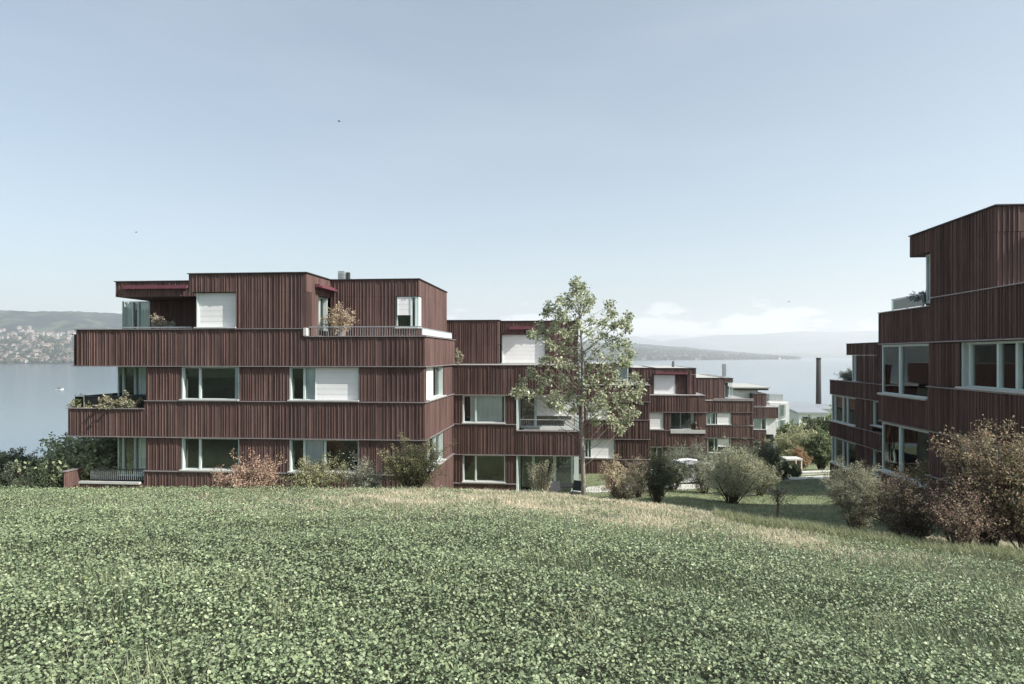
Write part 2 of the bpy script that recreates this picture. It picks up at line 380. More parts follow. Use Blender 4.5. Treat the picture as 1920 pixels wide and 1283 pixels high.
_lay = {}
def layout(key, fine):
    "one run of boards and cover strips per facade plane, so that panels above each other line up"
    if key not in _lay:
        L = []; q = -70.0
        while q < 110:
            wd = WR.choice((.07, .09, .10, .12, .14)) * fine; L.append((q, q + wd, 0.0, WR.uniform(.004, .010), WR.uniform(.84, 1.16), WR.uniform(-.006, .006), 0)); q += wd
            if WR.random() < .86:
                bw = WR.choice((.018, .022, .027)) * fine; L.append((q, q + bw, 0, WR.uniform(.024, .040) * (fine if fine == 1 else 1.3), WR.uniform(1.1, 1.6), 0, 1)); q += bw  # cover strips coloured lighter, standing in for their sunlit edges
        _lay[key] = L
    return _lay[key]
def boards(mb, face, pl, s0, s1, z0, z1, k=1.0, fine=1.0):
    s0, s1 = sorted((s0, s1))
    for (a, b, _, d, g, h, st) in layout((face, round(pl / 2.5), fine), fine):
        if b <= s0 or a >= s1: continue
        a = max(a, s0); b = min(b, s1)
        if b - a < .008: continue
        g = g * k; c = ((.116 + h * .8) * g, .072 * g, (.064 - h * .4) * g)
        e_ = .003 if not st else 0
        if face == 'R' and st: d *= .45
        if face == 'L' and st: d *= 1.25
        fb(mb, face, pl, a + e_, b - e_, 0.0, d, z0 + (.001 if st else 0), z1 - (.001 if st else 0), c)

def band(B, u0, u1, v0, v1, z0, z1, faces='F', top='terrace', name='wall_band', under=True, cap='flash', fine=1.0, k=1.0):
    u0, u1 = sorted((u0, u1)); v0, v1 = sorted((v0, v1))
    mb = MB(); mb.box(u0, u1, v0, v1, z0, z1, (.05, .03, .027))
    for f in faces:
        if f == 'F': boards(mb, 'F', v0, u0, u1, z0 + .004, z1 - .004, k, fine)
        if f == 'R': boards(mb, 'R', u1, v0, v1, z0 + .004, z1 - .004, k, fine)
        if f == 'L': boards(mb, 'L', u0, v0, v1, z0 + .004, z1 - .004, k, fine)
    o = B.add(name, mb, 'wood')
    def ring(mbx, za, zb, p):
        if 'F' in faces: mbx.box(u0 - (p if 'L' in faces else 0), u1 + (p if 'R' in faces else 0), v0 - p, v0 + .3, za, zb)
        vs = v0 + .302 if 'F' in faces else v0
        if 'R' in faces: mbx.box(u1 - .3, u1 + p, vs, v1, za + .001, zb - .001)
        if 'L' in faces: mbx.box(u0 - p, u0 + .3, vs, v1, za + .001, zb - .001)
    if cap:
        m2 = MB(); ring(m2, z1 + .003, z1 + .036, .07); B.add('flashing' if cap == 'flash' else 'coping', m2, cap)
    if under:
        m3 = MB(); ring(m3, z0 - .040, z0 - .003, .06); B.add('drip_edge', m3, 'flash')
    if top:
        m4 = MB(); m4.box(u0 + .31, u1 - .31, v0 + .31, v1 - .05, z1 + .002, z1 + .03); B.add('roof' if top == 'gravel' else 'terrace_floor', m4, top)
    return o

def pier(B, face, pl, s0, s1, z0, z1, rec=.06, fine=1.0, thick=.5, k=1.0):
    mb = MB(); s0, s1 = sorted((s0, s1))
    fb(mb, face, pl, s0, s1, -thick, -rec, z0, z1, (.05, .03, .027))
    boards(mb, face, (pl + rec if face == 'F' else pl - rec if face == 'R' else pl + rec), s0, s1, z0 + .002, z1 - .002, k, fine)
    return B.add('wall_panel', mb, 'wood')

def window(B, face, pl, s0, s1, z0, z1, mull=(), blind=None, curtains=(), open_pane=False, fr='frame', sill=True, blz=None, bar=.055, rec=.26, dark=None, shade=None):
    s0, s1 = sorted((s0, s1)); f = MB()
    fb(f, face, pl, s0, s0 + bar, -rec - .05, -.09, z0, z1); fb(f, face, pl, s1 - bar, s1, -rec - .05, -.09, z0, z1)
    fb(f, face, pl, s0 + bar, s1 - bar, -rec - .05, -rec + .05, z1 - bar, z1); fb(f, face, pl, s0 + bar, s1 - bar, -rec - .05, -rec + .05, z0, z0 + bar * 1.3)
    for mu in mull:
        mw = bar * 1.5
        fb(f, face, pl, mu - mw / 2, mu + mw / 2, -rec - .045, -rec + .07, z0 + bar * 1.3, z1 - bar)
    wn = B.add('window', f, fr)
    p = MB(); fb(p, face, pl, s0 + bar, s1 - bar, -rec - .012, -rec, z0 + bar * 1.3, z1 - bar); B.add('pane', p, 'glass', wn)
    if sill:
        q = MB(); fb(q, face, pl, s0 - .02, s1 + .02, -rec + .052, .09, z0 - .002, z0 + .05); B.add('sill', q, 'sill', wn)
    if blind:
        b0, b1 = sorted(blind); zz = blz or (z0 + .06, z1 - .01)
        q = MB(); fb(q, face, pl, b0, b1, -rec + .075, -rec + .09, zz[0], zz[1])
        fb(q, face, pl, b0, b1, -rec + .065, -rec + .10, zz[0] - .03, zz[0])
        B.add('blind', q, 'blind', wn)
        q = MB()
        for bb in (b0 - .012, b1 - .018): fb(q, face, pl, bb, bb + .03, -rec + .092, -rec + .115, zz[0] - .03, zz[1])
        nh_ = int((zz[1] - zz[0]) / .22)
        for i_ in range(1, nh_): fb(q, face, pl, b0 + .02, b1 - .02, -rec + .0905, -rec + .094, zz[0] + i_ * .22, zz[0] + i_ * .22 + .008)
        B.add('guide_rail', q, 'frame', wn)
    for c0, c1 in curtains:
        c0, c1 = sorted((c0, c1)); q = MB(); n = max(3, int((c1 - c0) / .12)); st = (c1 - c0) / n
        for i in range(n):
            dd = .03 * (i % 2); fb(q, face, pl, c0 + i * st, c0 + (i + 1) * st, -rec - .09 - dd - .02, -rec - .07 - dd, z0 + .03, z1 - .02)
        B.add('curtain', q, 'curtain', wn)
    return wn

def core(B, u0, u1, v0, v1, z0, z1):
    mb = MB(); mb.box(u0, u1, v0, v1, z0, z1); return B.add('dark_core', mb, 'inner')  # solid core, its dark colour stands in for unlit rooms

def railing(B, pts, z0, z1, step=.12, m='darkmetal', thick=.012, top='metal'):
    "bars between a chain of (u, v) points"
    mb = MB(); 
    for (a, b_) in zip(pts[:-1], pts[1:]):
        L = math.hypot(b_[0] - a[0], b_[1] - a[1]); n = max(1, int(L / step))
        for i in range(n + 1):
            u = a[0] + (b_[0] - a[0]) * i / n; v = a[1] + (b_[1] - a[1]) * i / n
            mb.box(u - thick, u + thick, v - thick, v + thick, z0, z1 - .03)
    o = B.add('railing', mb, m)
    mb = MB()
    for i, (a, b_) in enumerate(zip(pts[:-1], pts[1:])):
        if abs(a[1] - b_[1]) < 1e-6: mb.box(a[0], b_[0], a[1] - .025, a[1] + .025, z1 - .03, z1 + .01)
        else: mb.box(a[0] - .025, a[0] + .025, a[1] + .026, b_[1], z1 - .029, z1 + .009)
    B.add('handrail', mb, top, o); return o

def balustrade(B, face, pl, s0, s1, z0, z1, posts=1.0, gm_='rail_glass'):
    s0, s1 = sorted((s0, s1)); mb = MB(); fb(mb, face, pl, s0, s1, -.012, 0, z0 + .02, z1); o = B.add('glass_balustrade', mb, gm_)
    mb = MB(); n = max(1, round((s1 - s0) / posts))
    for i in range(n + 1):
        s = s0 + (s1 - s0 - .03) * i / n; fb(mb, face, pl, s, s + .03, -.05, -.013, z0, z1 + .01)
    fb(mb, face, pl, s0, s1, -.03, .01, z1 + .012, z1 + .04); B.add('balustrade_post', mb, 'metal', o); return o

def awning(B, face, pl, s0, s1, z, out=.3):
    s0, s1 = sorted((s0, s1)); mb = MB(); fb(mb, face, pl, s0, s1, .02, .02 + out * .6, z, z + .13)
    n = 9
    for i in range(n): fb(mb, face, pl, s0 + (s1 - s0) * i / n + .01, s0 + (s1 - s0) * (i + 1) / n - .01, out * .6 + .022, out, z - .03, z + .05)
    return B.add('awning', mb, 'awning')

LV = [-.42, -1.90, -3.37, -4.82]       # storey lines of the estate below eye level
S7 = .045

# ---- first block (left foreground)
V1, U1 = 26.83, -6.12
B1 = Bld('apartment_block', uF(460, V1), 30, -7.0, 'largest dark red timber block on the left with white blinds and rooftop storey', 'building', 'red timber apartment blocks stepping down to the lake')
uA = lambda x: uF(x, V1)
V2 = 33.06
# penthouse storey
zr = 3.37; vb = 29.57
band(B1, uA(355), uA(573.5), V1, 36.0, 2.62, zr, 'FRL', 'gravel', 'roof_band', False, 'coping')
pier(B1, 'F', V1, uA(443), uA(573.5), 1.08 + S7, 2.62, 0, thick=.6)
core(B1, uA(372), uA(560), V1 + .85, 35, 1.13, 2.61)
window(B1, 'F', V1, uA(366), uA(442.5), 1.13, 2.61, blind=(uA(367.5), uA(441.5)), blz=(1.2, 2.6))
mb = MB(); mb.box(uA(366), uA(366) + .05, V1 + .36, V1 + 3, 1.13, 2.61); B1.add('corner_pane', mb, 'glass')
# right side of the main rooftop block, with its patio door and awning
ur = uA(573.5)
pier(B1, 'R', ur, V1 + .6, V1 + 1.32, .78, 2.62, .0, thick=.3)
window(B1, 'R', ur, V1 + 1.33, vb - .1, .80, 2.56, mull=(V1 + 2.0,), curtains=[(V1 + 2.0, vb - .2)])
pier(B1, 'R', ur, V1 + 1.33, vb, 2.57, 2.615, .01, thick=.3)
awning(B1, 'R', ur, V1 + .9, vb - .05, 2.88, .35)
# rear rooftop block
u_b = uF(785, vb)
band(B1, ur - 1, u_b, vb, 36.0, 2.62, zr, 'FR', 'gravel', 'roof_band', False, 'coping')
wz0, wz1 = zF(765, 616, vb), zF(765, 558, vb)
pier(B1, 'F', vb, ur + .02, uF(742, vb), .78, 2.62, .0)
pier(B1, 'R', u_b, vb + .55, 36.0, .40, 2.62, .0)
pier(B1, 'F', vb, uF(742, vb), u_b, .78, wz0, .0)
core(B1, ur + .6, u_b - .9, vb + .9, 35.6, .8, 2.61)
window(B1, 'F', vb, uF(742.5, vb), u_b - .02, wz0 + .003, 2.612, mull=(uF(771, vb),), blind=(uF(745, vb), uF(770, vb)), blz=(wz0 + .62, 2.6), rec=.12)
window(B1, 'R', u_b, vb + .02, vb + .55, wz0 + .003, 2.612, blind=(vb + .12, vb + .53), rec=.12)
# left rooftop wing over a covered terrace
vl = 29.1; ul = uF(217.5, vl)
band(B1, ul, uA(355) - .01, vl, 36.0, 2.66, zr - .03, 'FL', 'gravel', 'roof_band', False, 'coping')
awning(B1, 'F', vl, uF(232, vl), uF(353, vl), zF(290, 541, vl), .16)
vw = 31.3
pier(B1, 'F', vw, uF(281, vw), uA(355) + .6, 1.0, 2.655, .0)
pier(B1, 'L', uA(355) + .25, V1 + 3.0, vw, 1.0, 2.6, .0, thick=.2)
window(B1, 'F', vw, uF(229.5, vw), uF(280, vw), 1.06, 2.65, mull=(uF(246, vw), uF(257, vw)), curtains=[(uF(231, vw), uF(240, vw)), (uF(258, vw), uF(279, vw))], rec=.15)
mb = MB(); mb.box(uF(229, vw), uF(229, vw) + .05, vw + .01, 35.5, 1.06, 2.65); B1.add('corner_pane', mb, 'glass')
core(B1, uF(233, vw), uA(355), vw + 1.6, 35.4, 1.06, 2.65)
# terrace bands
uAl = uA(130.5)
band(B1, uA(143), uA(571.5), V1, 36.0, LV[0], 1.08, 'FL', 'terrace', cap='flash')
band(B1, uAl, uA(143) - .01, V1 + .25, 35.8, LV[0], .87, 'FL', None, 'wall_band', True, 'coping')
band(B1, uA(571.5) + .005, U1, V1, 33.45, LV[0], .757, 'FR', 'terrace')
mb = MB(); mb.box(uA(571.5) + .3, u_b - .02, 33.46, 35.98, LV[0], .77, (.1, .06, .05)); B1.add('wall_band', mb, 'wood')
mb = MB(); mb.box(uA(570), uA(575.5), V1 - .08, V1 + .2, .81, 1.13); B1.add('flashing', mb, 'sill')
# zone 1
zt, zb = LV[0] - S7 - .006, LV[1] + S7 + .003
def zone1(zt, zb, low):
    for x0, x1 in ((272, 338.5), (447, 541), (672, 797)):
        pier(B1, 'F', V1, uA(x0), uA(x1) if x1 < 797 else U1 - .06, zb, zt)
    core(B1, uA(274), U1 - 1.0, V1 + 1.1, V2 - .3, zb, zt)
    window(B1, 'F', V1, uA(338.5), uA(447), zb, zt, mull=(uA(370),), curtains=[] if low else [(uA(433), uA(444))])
    if not low:
        window(B1, 'F', V1, uA(541), uA(672), zb, zt, mull=(uA(567),), curtains=[(uA(567), uA(590))], blind=(uA(588.5), uA(671)), blz=(zb + .05, zt - .01))
    else:
        window(B1, 'F', V1, uA(541), uA(672), zb, zt, mull=(uA(567), uA(606)), curtains=[(uA(567), uA(600))])
    # right side
    pier(B1, 'R', U1, V1 + .08, vS(802, U1), zb, zt); pier(B1, 'R', U1, vS(833.5, U1), V2 - .01, zb, zt)
    window(B1, 'R', U1, vS(802, U1), vS(833.5, U1), zb, zt, mull=(vS(820, U1),) if not low else (vS(813, U1), vS(824, U1)),
           blind=(vS(803, U1), vS(818.5, U1)) if not low else None, blz=(zb + .05, zt - .01), curtains=[(vS(826, U1), vS(833, U1))])
zone1(zt, zb, False)
band(B1, uA(271.5), U1, V1, V2 - .02, LV[2], LV[1], 'FR', None)
zt2, zb2 = LV[2] - S7 - .006, LV[3] + S7 + .003
zone1(zt2, zb2, True)
band(B1, uA(271.5), U1, V1, V2 - .02, -7.2, LV[3], 'FR', None, under=False)
# glazed corner set back behind the left balconies
vg = V1 + 1.35
for (a_, b2) in ((zt, -2.4), (zt2, -5.3)):
    window(B1, 'F', vg, uF(218, vg), uA(272) + .02, b2, a_, mull=(uF(230, vg), uF(252, vg)), curtains=[(uF(255, vg), uF(271, vg))], rec=.1, sill=False, bar=.06)
    mb = MB(); mb.box(uF(218, vg) + .02, uF(218, vg) + .04, vg + .16, 33, b2, a_ - .01); o_ = B1.add('corner_pane', mb, 'glass')
    core(B1, uF(238, vg), uA(272) + .3, vg + 1.9, 33, b2 + .02, a_ - .02)
band(B1, uA(128.5), uA(271.2), V1, 33, LV[2], zF(200, 767, V1), 'FL', 'terrace')
railing(B1, [(uA(134), 31.5), (uA(134), V1 + .35), (uA(268), V1 + .35)][::-1][:2], zF(200, 767, V1) + .05, zF(200, 744, V1), .05, top='darkmetal')
mb = MB(); mb.box(uA(134), uA(134) + .04, V1 + .4, 31.0, zF(200, 767, V1) + .05, zF(200, 744, V1)); B1.add('screen', mb, 'darkmetal')
mb = MB(); mb.box(uA(205), uA(268), V1 + .9, V1 + .94, zF(200, 767, V1) + .05, zF(200, 742, V1)); mb.box(uA(150), uA(205), V1 + .6, V1 + .95, zF(200, 767, V1) + .05, zF(200, 753, V1)); B1.add('screen', mb, 'darkmetal')
balustrade(B1, 'F', V1 + .2, uA(134), uA(150), zF(140, 766, V1), zF(140, 745, V1), .5)
# sunken terrace at the foot
mb = MB(); mb.box(uA(160), uA(270.5), V1 - .3, V1 - .05, -7.2, zF(200, 905, V1), (.06, .035, .03)); boards(mb, 'F', V1 - .3, uA(160), uA(270.5), -7.2, zF(200, 905, V1)); B1.add('terrace_wall', mb, 'wood')
mb = MB(); mb.box(uA(159), uA(270.5), V1 - .36, V1 - .2, zF(200, 904.5, V1), zF(200, 900.5, V1)); B1.add('flashing', mb, 'sill')
railing(B1, [(uA(169), V1 + .05), (uA(268), V1 + .05)], zF(200, 900, V1), zF(200, 880, V1), .09, top='darkmetal', m='metal', thick=.008)
zw = zF(140, 884, V1)
mb = MB(); mb.box(uA(125), uA(125) + .12, V1 - .2, V1 + 1.9, -7.2, zw, (.10, .066, .06)); boards(mb, 'F', V1 - .2, uA(125), uA(125) + .12, -7.2, zw); boards(mb, 'R', uA(125) + .12, V1 - .2, V1 + 1.9, -7.2, zw); B1.add('terrace_wall', mb, 'wood')
mb = MB(); mb.box(uA(125) - .05, uA(125) + .17, V1 - .27, V1 + 1.95, zw + .003, zw + .045); B1.add('flashing', mb, 'flash')
mb = MB(); mb.box(uA(150), uA(271), V1 + .9, V1 + 1.2, -7.2, -5.3); B1.add('dark_core', mb, 'inner')  # plain dark block behind the sunken terrace wall
# balustrades of the upper terrace
balustrade(B1, 'R', U1 - .12, V1 + .1, 33.3, .82, zF(797, 616, V1) - .0, 1.6, 'sky_sheen')
railing(B1, [(uA(577), V1 + .15), (U1 - .15, V1 + .15)], .80, zF(700, 612, V1), .10, m='metal', thick=.006, top='metal')
railing(B1, [(uA(222), V1 + .3), (uA(352), V1 + .3)], 1.1, 1.2, .3, m='metal', thick=.01)

# ---- second block
B2 = Bld('apartment_block', uF(960, V2), 40, -8.5, 'middle red timber block behind the young tree, lower than the first block', 'building', 'red timber apartment blocks stepping down to the lake')
u2 = lambda x: uF(x, V2)
vp = 37.0; up = lambda x: uF(x, vp)
uR2 = u2(1087)
band(B2, up(825.5), up(934.5), vp, 48, .62, 1.92, 'FR', 'gravel', 'roof_band', False, 'coping')
pier(B2, 'F', vp, up(825.5), up(934), LV[0] - 0.0, .62, .0)
vq = vp + .7; uq = lambda x: uF(x, vq)
band(B2, up(934.5) + .08, uq(1084), vq, 48, zF(980, 628, vq), 1.90, 'FR', 'gravel', 'roof_band', False, 'coping')
awning(B2, 'F', vq, uq(955), uq(1000), zF(980, 617, vq), .3)
pier(B2, 'R', up(934.5), vp + .05, vq, LV[0], .6, 0)
window(B2, 'F', vq, up(934.5) + .1, uq(1022), LV[0] - .02, zF(980, 628, vq), blind=(up(934.5) + .12, uq(1021)), blz=(LV[0] + .02, zF(980, 628, vq)), rec=.25)
pier(B2, 'F', vq, uq(1022), uq(1084), LV[0], zF(980, 628, vq), .0)
core(B2, up(840), uq(1070), vp + 1.8, 47, LV[0], .6)
band(B2, U1 - 2.6, uR2, V2, 50.5, LV[1], LV[0] - .06, 'F', 'terrace')
z1t, z1b = LV[1] - .054, LV[2] + .05
z2t, z2b = LV[2] - .054, LV[3] + .05
for k_, (zt_, zb_, dz) in enumerate(((LV[1] - .054, LV[2] + .05, 0), (LV[3] - .054, -6.27 + .05, 0))):
    pier(B2, 'F', V2, U1 + .02, u2(867), zb_, zt_)
    pier(B2, 'F', V2, u2(947), u2(967), zb_, zt_)
    window(B2, 'F', V2, u2(867), u2(947), zb_, zt_, mull=(u2(891),), curtains=[(u2(880), u2(940))] if k_ == 0 else [])
    core(B2, U1 - 2, u2(1070), V2 + 2.2, 50, zb_ if k_ == 0 else -8.4, zt_)
band(B2, U1 - 1, u2(968), V2, 50.4, LV[3], LV[2], 'F', None)
bt = zF(1000, 809, V2)
band(B2, u2(968) + .004, uR2, V2, 50.4, LV[3], bt, 'F', 'terrace')
band(B2, U1 - 1, u2(968), V2, 36, -8.4, -6.27, 'F', None, under=False)
# loggia glazing, set back
vg2 = V2 + 1.5
g2 = lambda x: uF(x, vg2)
window(B2, 'F', vg2, g2(971), g2(1081), LV[2] - .3, LV[1] - .06, mull=(g2(1004),), blind=(g2(1006), g2(1078)), blz=(z1b + .3, LV[1] - .1), rec=.1, sill=False, bar=.08)
window(B2, 'F', vg2, g2(971), g2(1084), -8.3, LV[3] - .06, mull=(g2(1000), g2(1040),), rec=.1, sill=False, bar=.10)
mb = MB(); mb.box(u2(968), u2(971), V2 + .01, vg2 + .1, bt + .05, LV[1] - .06); mb.box(u2(968), u2(971), V2 + .01, vg2 + .1, -8.4, LV[3] - .06); B2.add('post', mb, 'frame')
mb = MB(); mb.box(u2(1076), u2(1085), vg2 - .4, vg2 + .04, -8.4, LV[3] - .06); mb.box(u2(1078), u2(1085), V2 + .1, V2 + .4, bt + .05, bt + .75); B2.add('post', mb, 'frame')
railing(B2, [(u2(974), V2 + .1), (u2(1082), V2 + .1)], bt + .05, zF(1000, 787, V2), .11, m='metal', thick=.005, top='metal')
mb = MB(); mb.box(u2(844), u2(850), V2 - .5, V2 - .1, -8.4, zF(845, 905, V2)); B2.add('plinth', mb, 'concrete')

# ---- third block (behind the tree)
V3 = 51.2; u3 = lambda x: uF(x, V3); z3 = lambda y: zF(1150, y, V3)
B3 = Bld('apartment_block', u3(1150), 55, -10.5, 'red timber block seen past the young tree trunk with one white blind low down', 'building', 'red timber apartment blocks stepping down to the lake')
f3 = 1.6
band(B3, u3(1090), u3(1156), V3 + 1.5, 66, z3(722) + .05, z3(684), 'F', 'gravel', 'roof_band', False, 'coping', fine=f3)
band(B3, u3(1156), u3(1182), V3 + 1.5, 66, z3(689), z3(684), 'FR', 'gravel', 'roof_band', False, 'coping', fine=f3)
window(B3, 'F', V3 + 1.5, u3(1157), u3(1181), z3(715), z3(689.5), curtains=[(u3(1158), u3(1180))], rec=.1)
core(B3, u3(1157) , u3(1178), V3 + 2.6, 60, z3(722), z3(689.5))
band(B3, uR2 - 3, u3(1218), V3, 66, z3(753), z3(723), 'FR', 'terrace', fine=f3)
pier(B3, 'F', V3, u3(1090), u3(1100), z3(787), z3(754.5), fine=f3); pier(B3, 'F', V3, u3(1141), u3(1218), z3(787), z3(754.5), fine=f3)
window(B3, 'F', V3, u3(1100), u3(1141), z3(787), z3(755), blind=(u3(1103), u3(1140)), rec=.25)
core(B3, u3(1092), u3(1210), V3 + 1.2, 64, z3(897), z3(754))
band(B3, uR2 - 3, u3(1218), V3, 66, z3(823), z3(788), 'FR', None, fine=f3)
pier(B3, 'F', V3, u3(1152), u3(1218), z3(860), z3(825), fine=f3)
window(B3, 'F', V3, u3(1096), u3(1152), z3(860), z3(825), mull=(u3(1103),), blind=(u3(1108), u3(1151)), rec=.25)
band(B3, uR2 - 3, u3(1218), V3, 66, z3(897), z3(862), 'FR', None, fine=f3, under=False)
mb = MB(); mb.box(uR2 - 3, u3(1218), V3 + .1, 60, -12, z3(898)); B3.add('plinth', mb, 'concrete')

# ---- fourth block
V4 = 58.6; u4 = lambda x: uF(x, V4); z4 = lambda y: zF(1270, y, V4)
B4 = Bld('apartment_block', u4(1270), 62, -12, 'red timber block beyond with a rooftop white blind and a white balcony ledge', 'building', 'red timber apartment blocks stepping down to the lake')
f4 = 1.8
vv = V4 + 1.2; uv_ = lambda x: uF(x, vv)
band(B4, uv_(1183), uv_(1226), vv, 74, z4(741), z4(691), 'F', 'gravel', 'roof_band', False, 'coping', fine=f4)
band(B4, uv_(1226) + .01, uv_(1305), vv, 74, z4(703), z4(691.5), 'FR', 'gravel', 'roof_band', False, 'coping', fine=f4)
awning(B4, 'F', vv, uv_(1228), uv_(1289), z4(702), .35)
window(B4, 'F', vv, uv_(1226), uv_(1266), z4(741), z4(704), blind=(uv_(1227), uv_(1265.5)), rec=.2)
pier(B4, 'F', vv, uv_(1266), uv_(1289), z4(741), z4(703.5), .25, fine=f4); pier(B4, 'F', vv, uv_(1289), uv_(1305), z4(741), z4(703.5), .0, fine=f4)
core(B4, uv_(1226), uv_(1300), vv + 1, 72, z4(741), z4(704))
band(B4, u4(1206), u4(1322), V4, 74, z4(773), z4(742), 'FR', 'terrace', fine=f4)
pier(B4, 'F', V4, u4(1206), u4(1216), z4(808), z4(775), fine=f4); pier(B4, 'F', V4, u4(1244), u4(1257), z4(808), z4(775), fine=f4); pier(B4, 'F', V4, u4(1304), u4(1322), z4(808), z4(775), fine=f4)
window(B4, 'F', V4, u4(1216), u4(1244), z4(806), z4(775), blind=(u4(1217), u4(1243)), rec=.22)
window(B4, 'F', V4 + 1.2, uF(1257, V4 + 1.2), uF(1304, V4 + 1.2), z4(808), z4(775), mull=(u4(1280),), rec=.1, sill=False)
core(B4, u4(1212), u4(1318), V4 + 3.0, 72, z4(880), z4(775))
mb = MB(); mb.box(u4(1298), u4(1303), V4 + .5, V4 + .8, z4(808), z4(774.5)); B4.add('post', mb, 'frame')
band(B4, u4(1206), u4(1257), V4, 74, z4(838), z4(808), 'F', None, fine=f4)
band(B4, u4(1257) + .01, u4(1322), V4, 74, z4(838), z4(813), 'FR', 'terrace', fine=f4)
mb = MB(); mb.box(u4(1257), u4(1322), V4 - .12, V4 + .4, z4(812.5), z4(806)); B4.add('balcony_ledge', mb, 'sill')
pier(B4, 'F', V4, u4(1206), u4(1219), -12, z4(840), fine=f4); pier(B4, 'F', V4, u4(1243), u4(1257), -12, z4(840), fine=f4); pier(B4, 'F', V4, u4(1290), u4(1322), -12, z4(840), fine=f4)
window(B4, 'F', V4, u4(1219), u4(1243), z4(880), z4(840), mull=(u4(1232),), rec=.3)
window(B4, 'F', V4, u4(1257), u4(1290), z4(880), z4(840), mull=(u4(1270),), curtains=[(u4(1262), u4(1280))], rec=.3)

# ---- fifth block
V5 = 78.0; u5 = lambda x: uF(x, V5); z5 = lambda y: zF(1365, y, V5)
B5 = Bld('apartment_block', u5(1365), 84, -16, 'smaller red timber block further down with a wide white window strip', 'building', 'red timber apartment blocks stepping down to the lake')
f5 = 2.3
band(B5, u5(1300), u5(1364), V5 + 1.5, 96, z5(750), z5(710), 'F', 'gravel', 'roof_band', False, 'coping', fine=f5)
band(B5, u5(1364) + .01, u5(1380), V5 + 1.5, 96, z5(718), z5(710.5), 'FR', 'gravel', 'roof_band', False, 'coping', fine=f5)
window(B5, 'F', V5 + 1.5, u5(1364), u5(1379), z5(748), z5(718), mull=(u5(1374),), rec=.1, sill=False)
core(B5, u5(1364), u5(1376), V5 + 3, 90, z5(750), z5(718))
band(B5, u5(1300), u5(1413), V5, 96, z5(773), z5(752), 'FR', 'terrace', fine=f5)
mb = MB(); mb.box(u5(1338), u5(1413), V5 - .1, V5 + .3, z5(752), z5(747.5)); B5.add('flashing', mb, 'flash')
pier(B5, 'F', V5, u5(1300), u5(1325), z5(797), z5(774.5), fine=f5); pier(B5, 'F', V5, u5(1371), u5(1413), z5(797), z5(774.5), fine=f5)
window(B5, 'F', V5, u5(1325), u5(1371), z5(797), z5(775), mull=(u5(1333), u5(1342)), blind=(u5(1345), u5(1370)), curtains=[(u5(1326), u5(1338))], rec=.22)
core(B5, u5(1305), u5(1410), V5 + 1.5, 94, -18, z5(775))
band(B5, u5(1300), u5(1413), V5, 96, z5(821), z5(799), 'FR', None, fine=f5)
pier(B5, 'F', V5, u5(1300), u5(1327), -18, z5(823), fine=f5); pier(B5, 'F', V5, u5(1371), u5(1413), -18, z5(823), fine=f5)
window(B5, 'F', V5, u5(1327), u5(1371), z5(850), z5(823), mull=(u5(1340), u5(1346)), blind=(u5(1347), u5(1368)), blz=(z5(838), z5(824)), rec=.3)

# ---- sixth block and its white neighbour
V6 = 99.0; u6 = lambda x: uF(x, V6); z6 = lambda y: zF(1430, y, V6)
B6 = Bld('apartment_block', u6(1420), 104, -19, 'small farthest red timber block with flat gravel roof before the white house', 'building', 'red timber apartment blocks stepping down to the lake')
f6 = 2.6
mb = MB(); mb.box(u6(1376), u6(1448), V6 + 1, 114, z6(729), z6(727)); B6.add('roof', mb, 'gravel')
mb = MB(); mb.box(u6(1382), u6(1446), V6 + 1.4, 113, z6(733), z6(729)); B6.add('coping', mb, 'coping')
mb = MB(); mb.box(u6(1388), u6(1428), V6 + 2, 112, z6(752), z6(733)); B6.add('white_wall', mb, 'white')
band(B6, u6(1412), u6(1440), V6 + .8, 110, z6(762), z6(739), 'FR', 'terrace', fine=f6)
band(B6, u6(1405), u6(1459), V6, 112, z6(784), z6(764), 'FR', 'terrace', fine=f6)
core(B6, u6(1408), u6(1455), V6 + 1.2, 110, -22, z6(784))
window(B6, 'F', V6, u6(1413), u6(1437), z6(806), z6(786), mull=(u6(1428),), curtains=[(u6(1414), u6(1430))])
mb = MB(); mb.box(u6(1437), u6(1456), V6 + .3, 108, z6(815), z6(785)); B6.add('white_wall', mb, 'white')
band(B6, u6(1405), u6(1437), V6, 112, -22, z6(807), 'F', None, fine=f6, under=False)
V7 = 118.0; u7 = lambda x: uF(x, V7); z7 = lambda y: zF(1460, y, V7)
BW = Bld('white_house', u7(1460), 120, -21, 'white rendered house with tall dark windows beside the red blocks', 'building')
mb = MB(); mb.box(u7(1443), u7(1480), V7, 128, -24, z7(755)); BW.add('wall', mb, 'white')
mb = MB(); mb.box(u7(1447), u7(1478), V7 + 2, 127, z7(755), z7(753)); BW.add('roof', mb, 'gravel')
mb = MB(); mb.box(u7(1450), u7(1476), V7 + 2.4, 126, z7(753), z7(741)); BW.add('roof_box', mb, 'metal')
for y0, y1 in ((758, 781), (787, 812)):
    window(BW, 'F', V7 + .02, u7(1463), u7(1473), z7(y1), z7(y0), curtains=[(u7(1468), u7(1472))], rec=-.14, sill=False)
window(BW, 'F', V7 + .02, u7(1448), u7(1456), z7(803), z7(790), rec=-.14, sill=False)
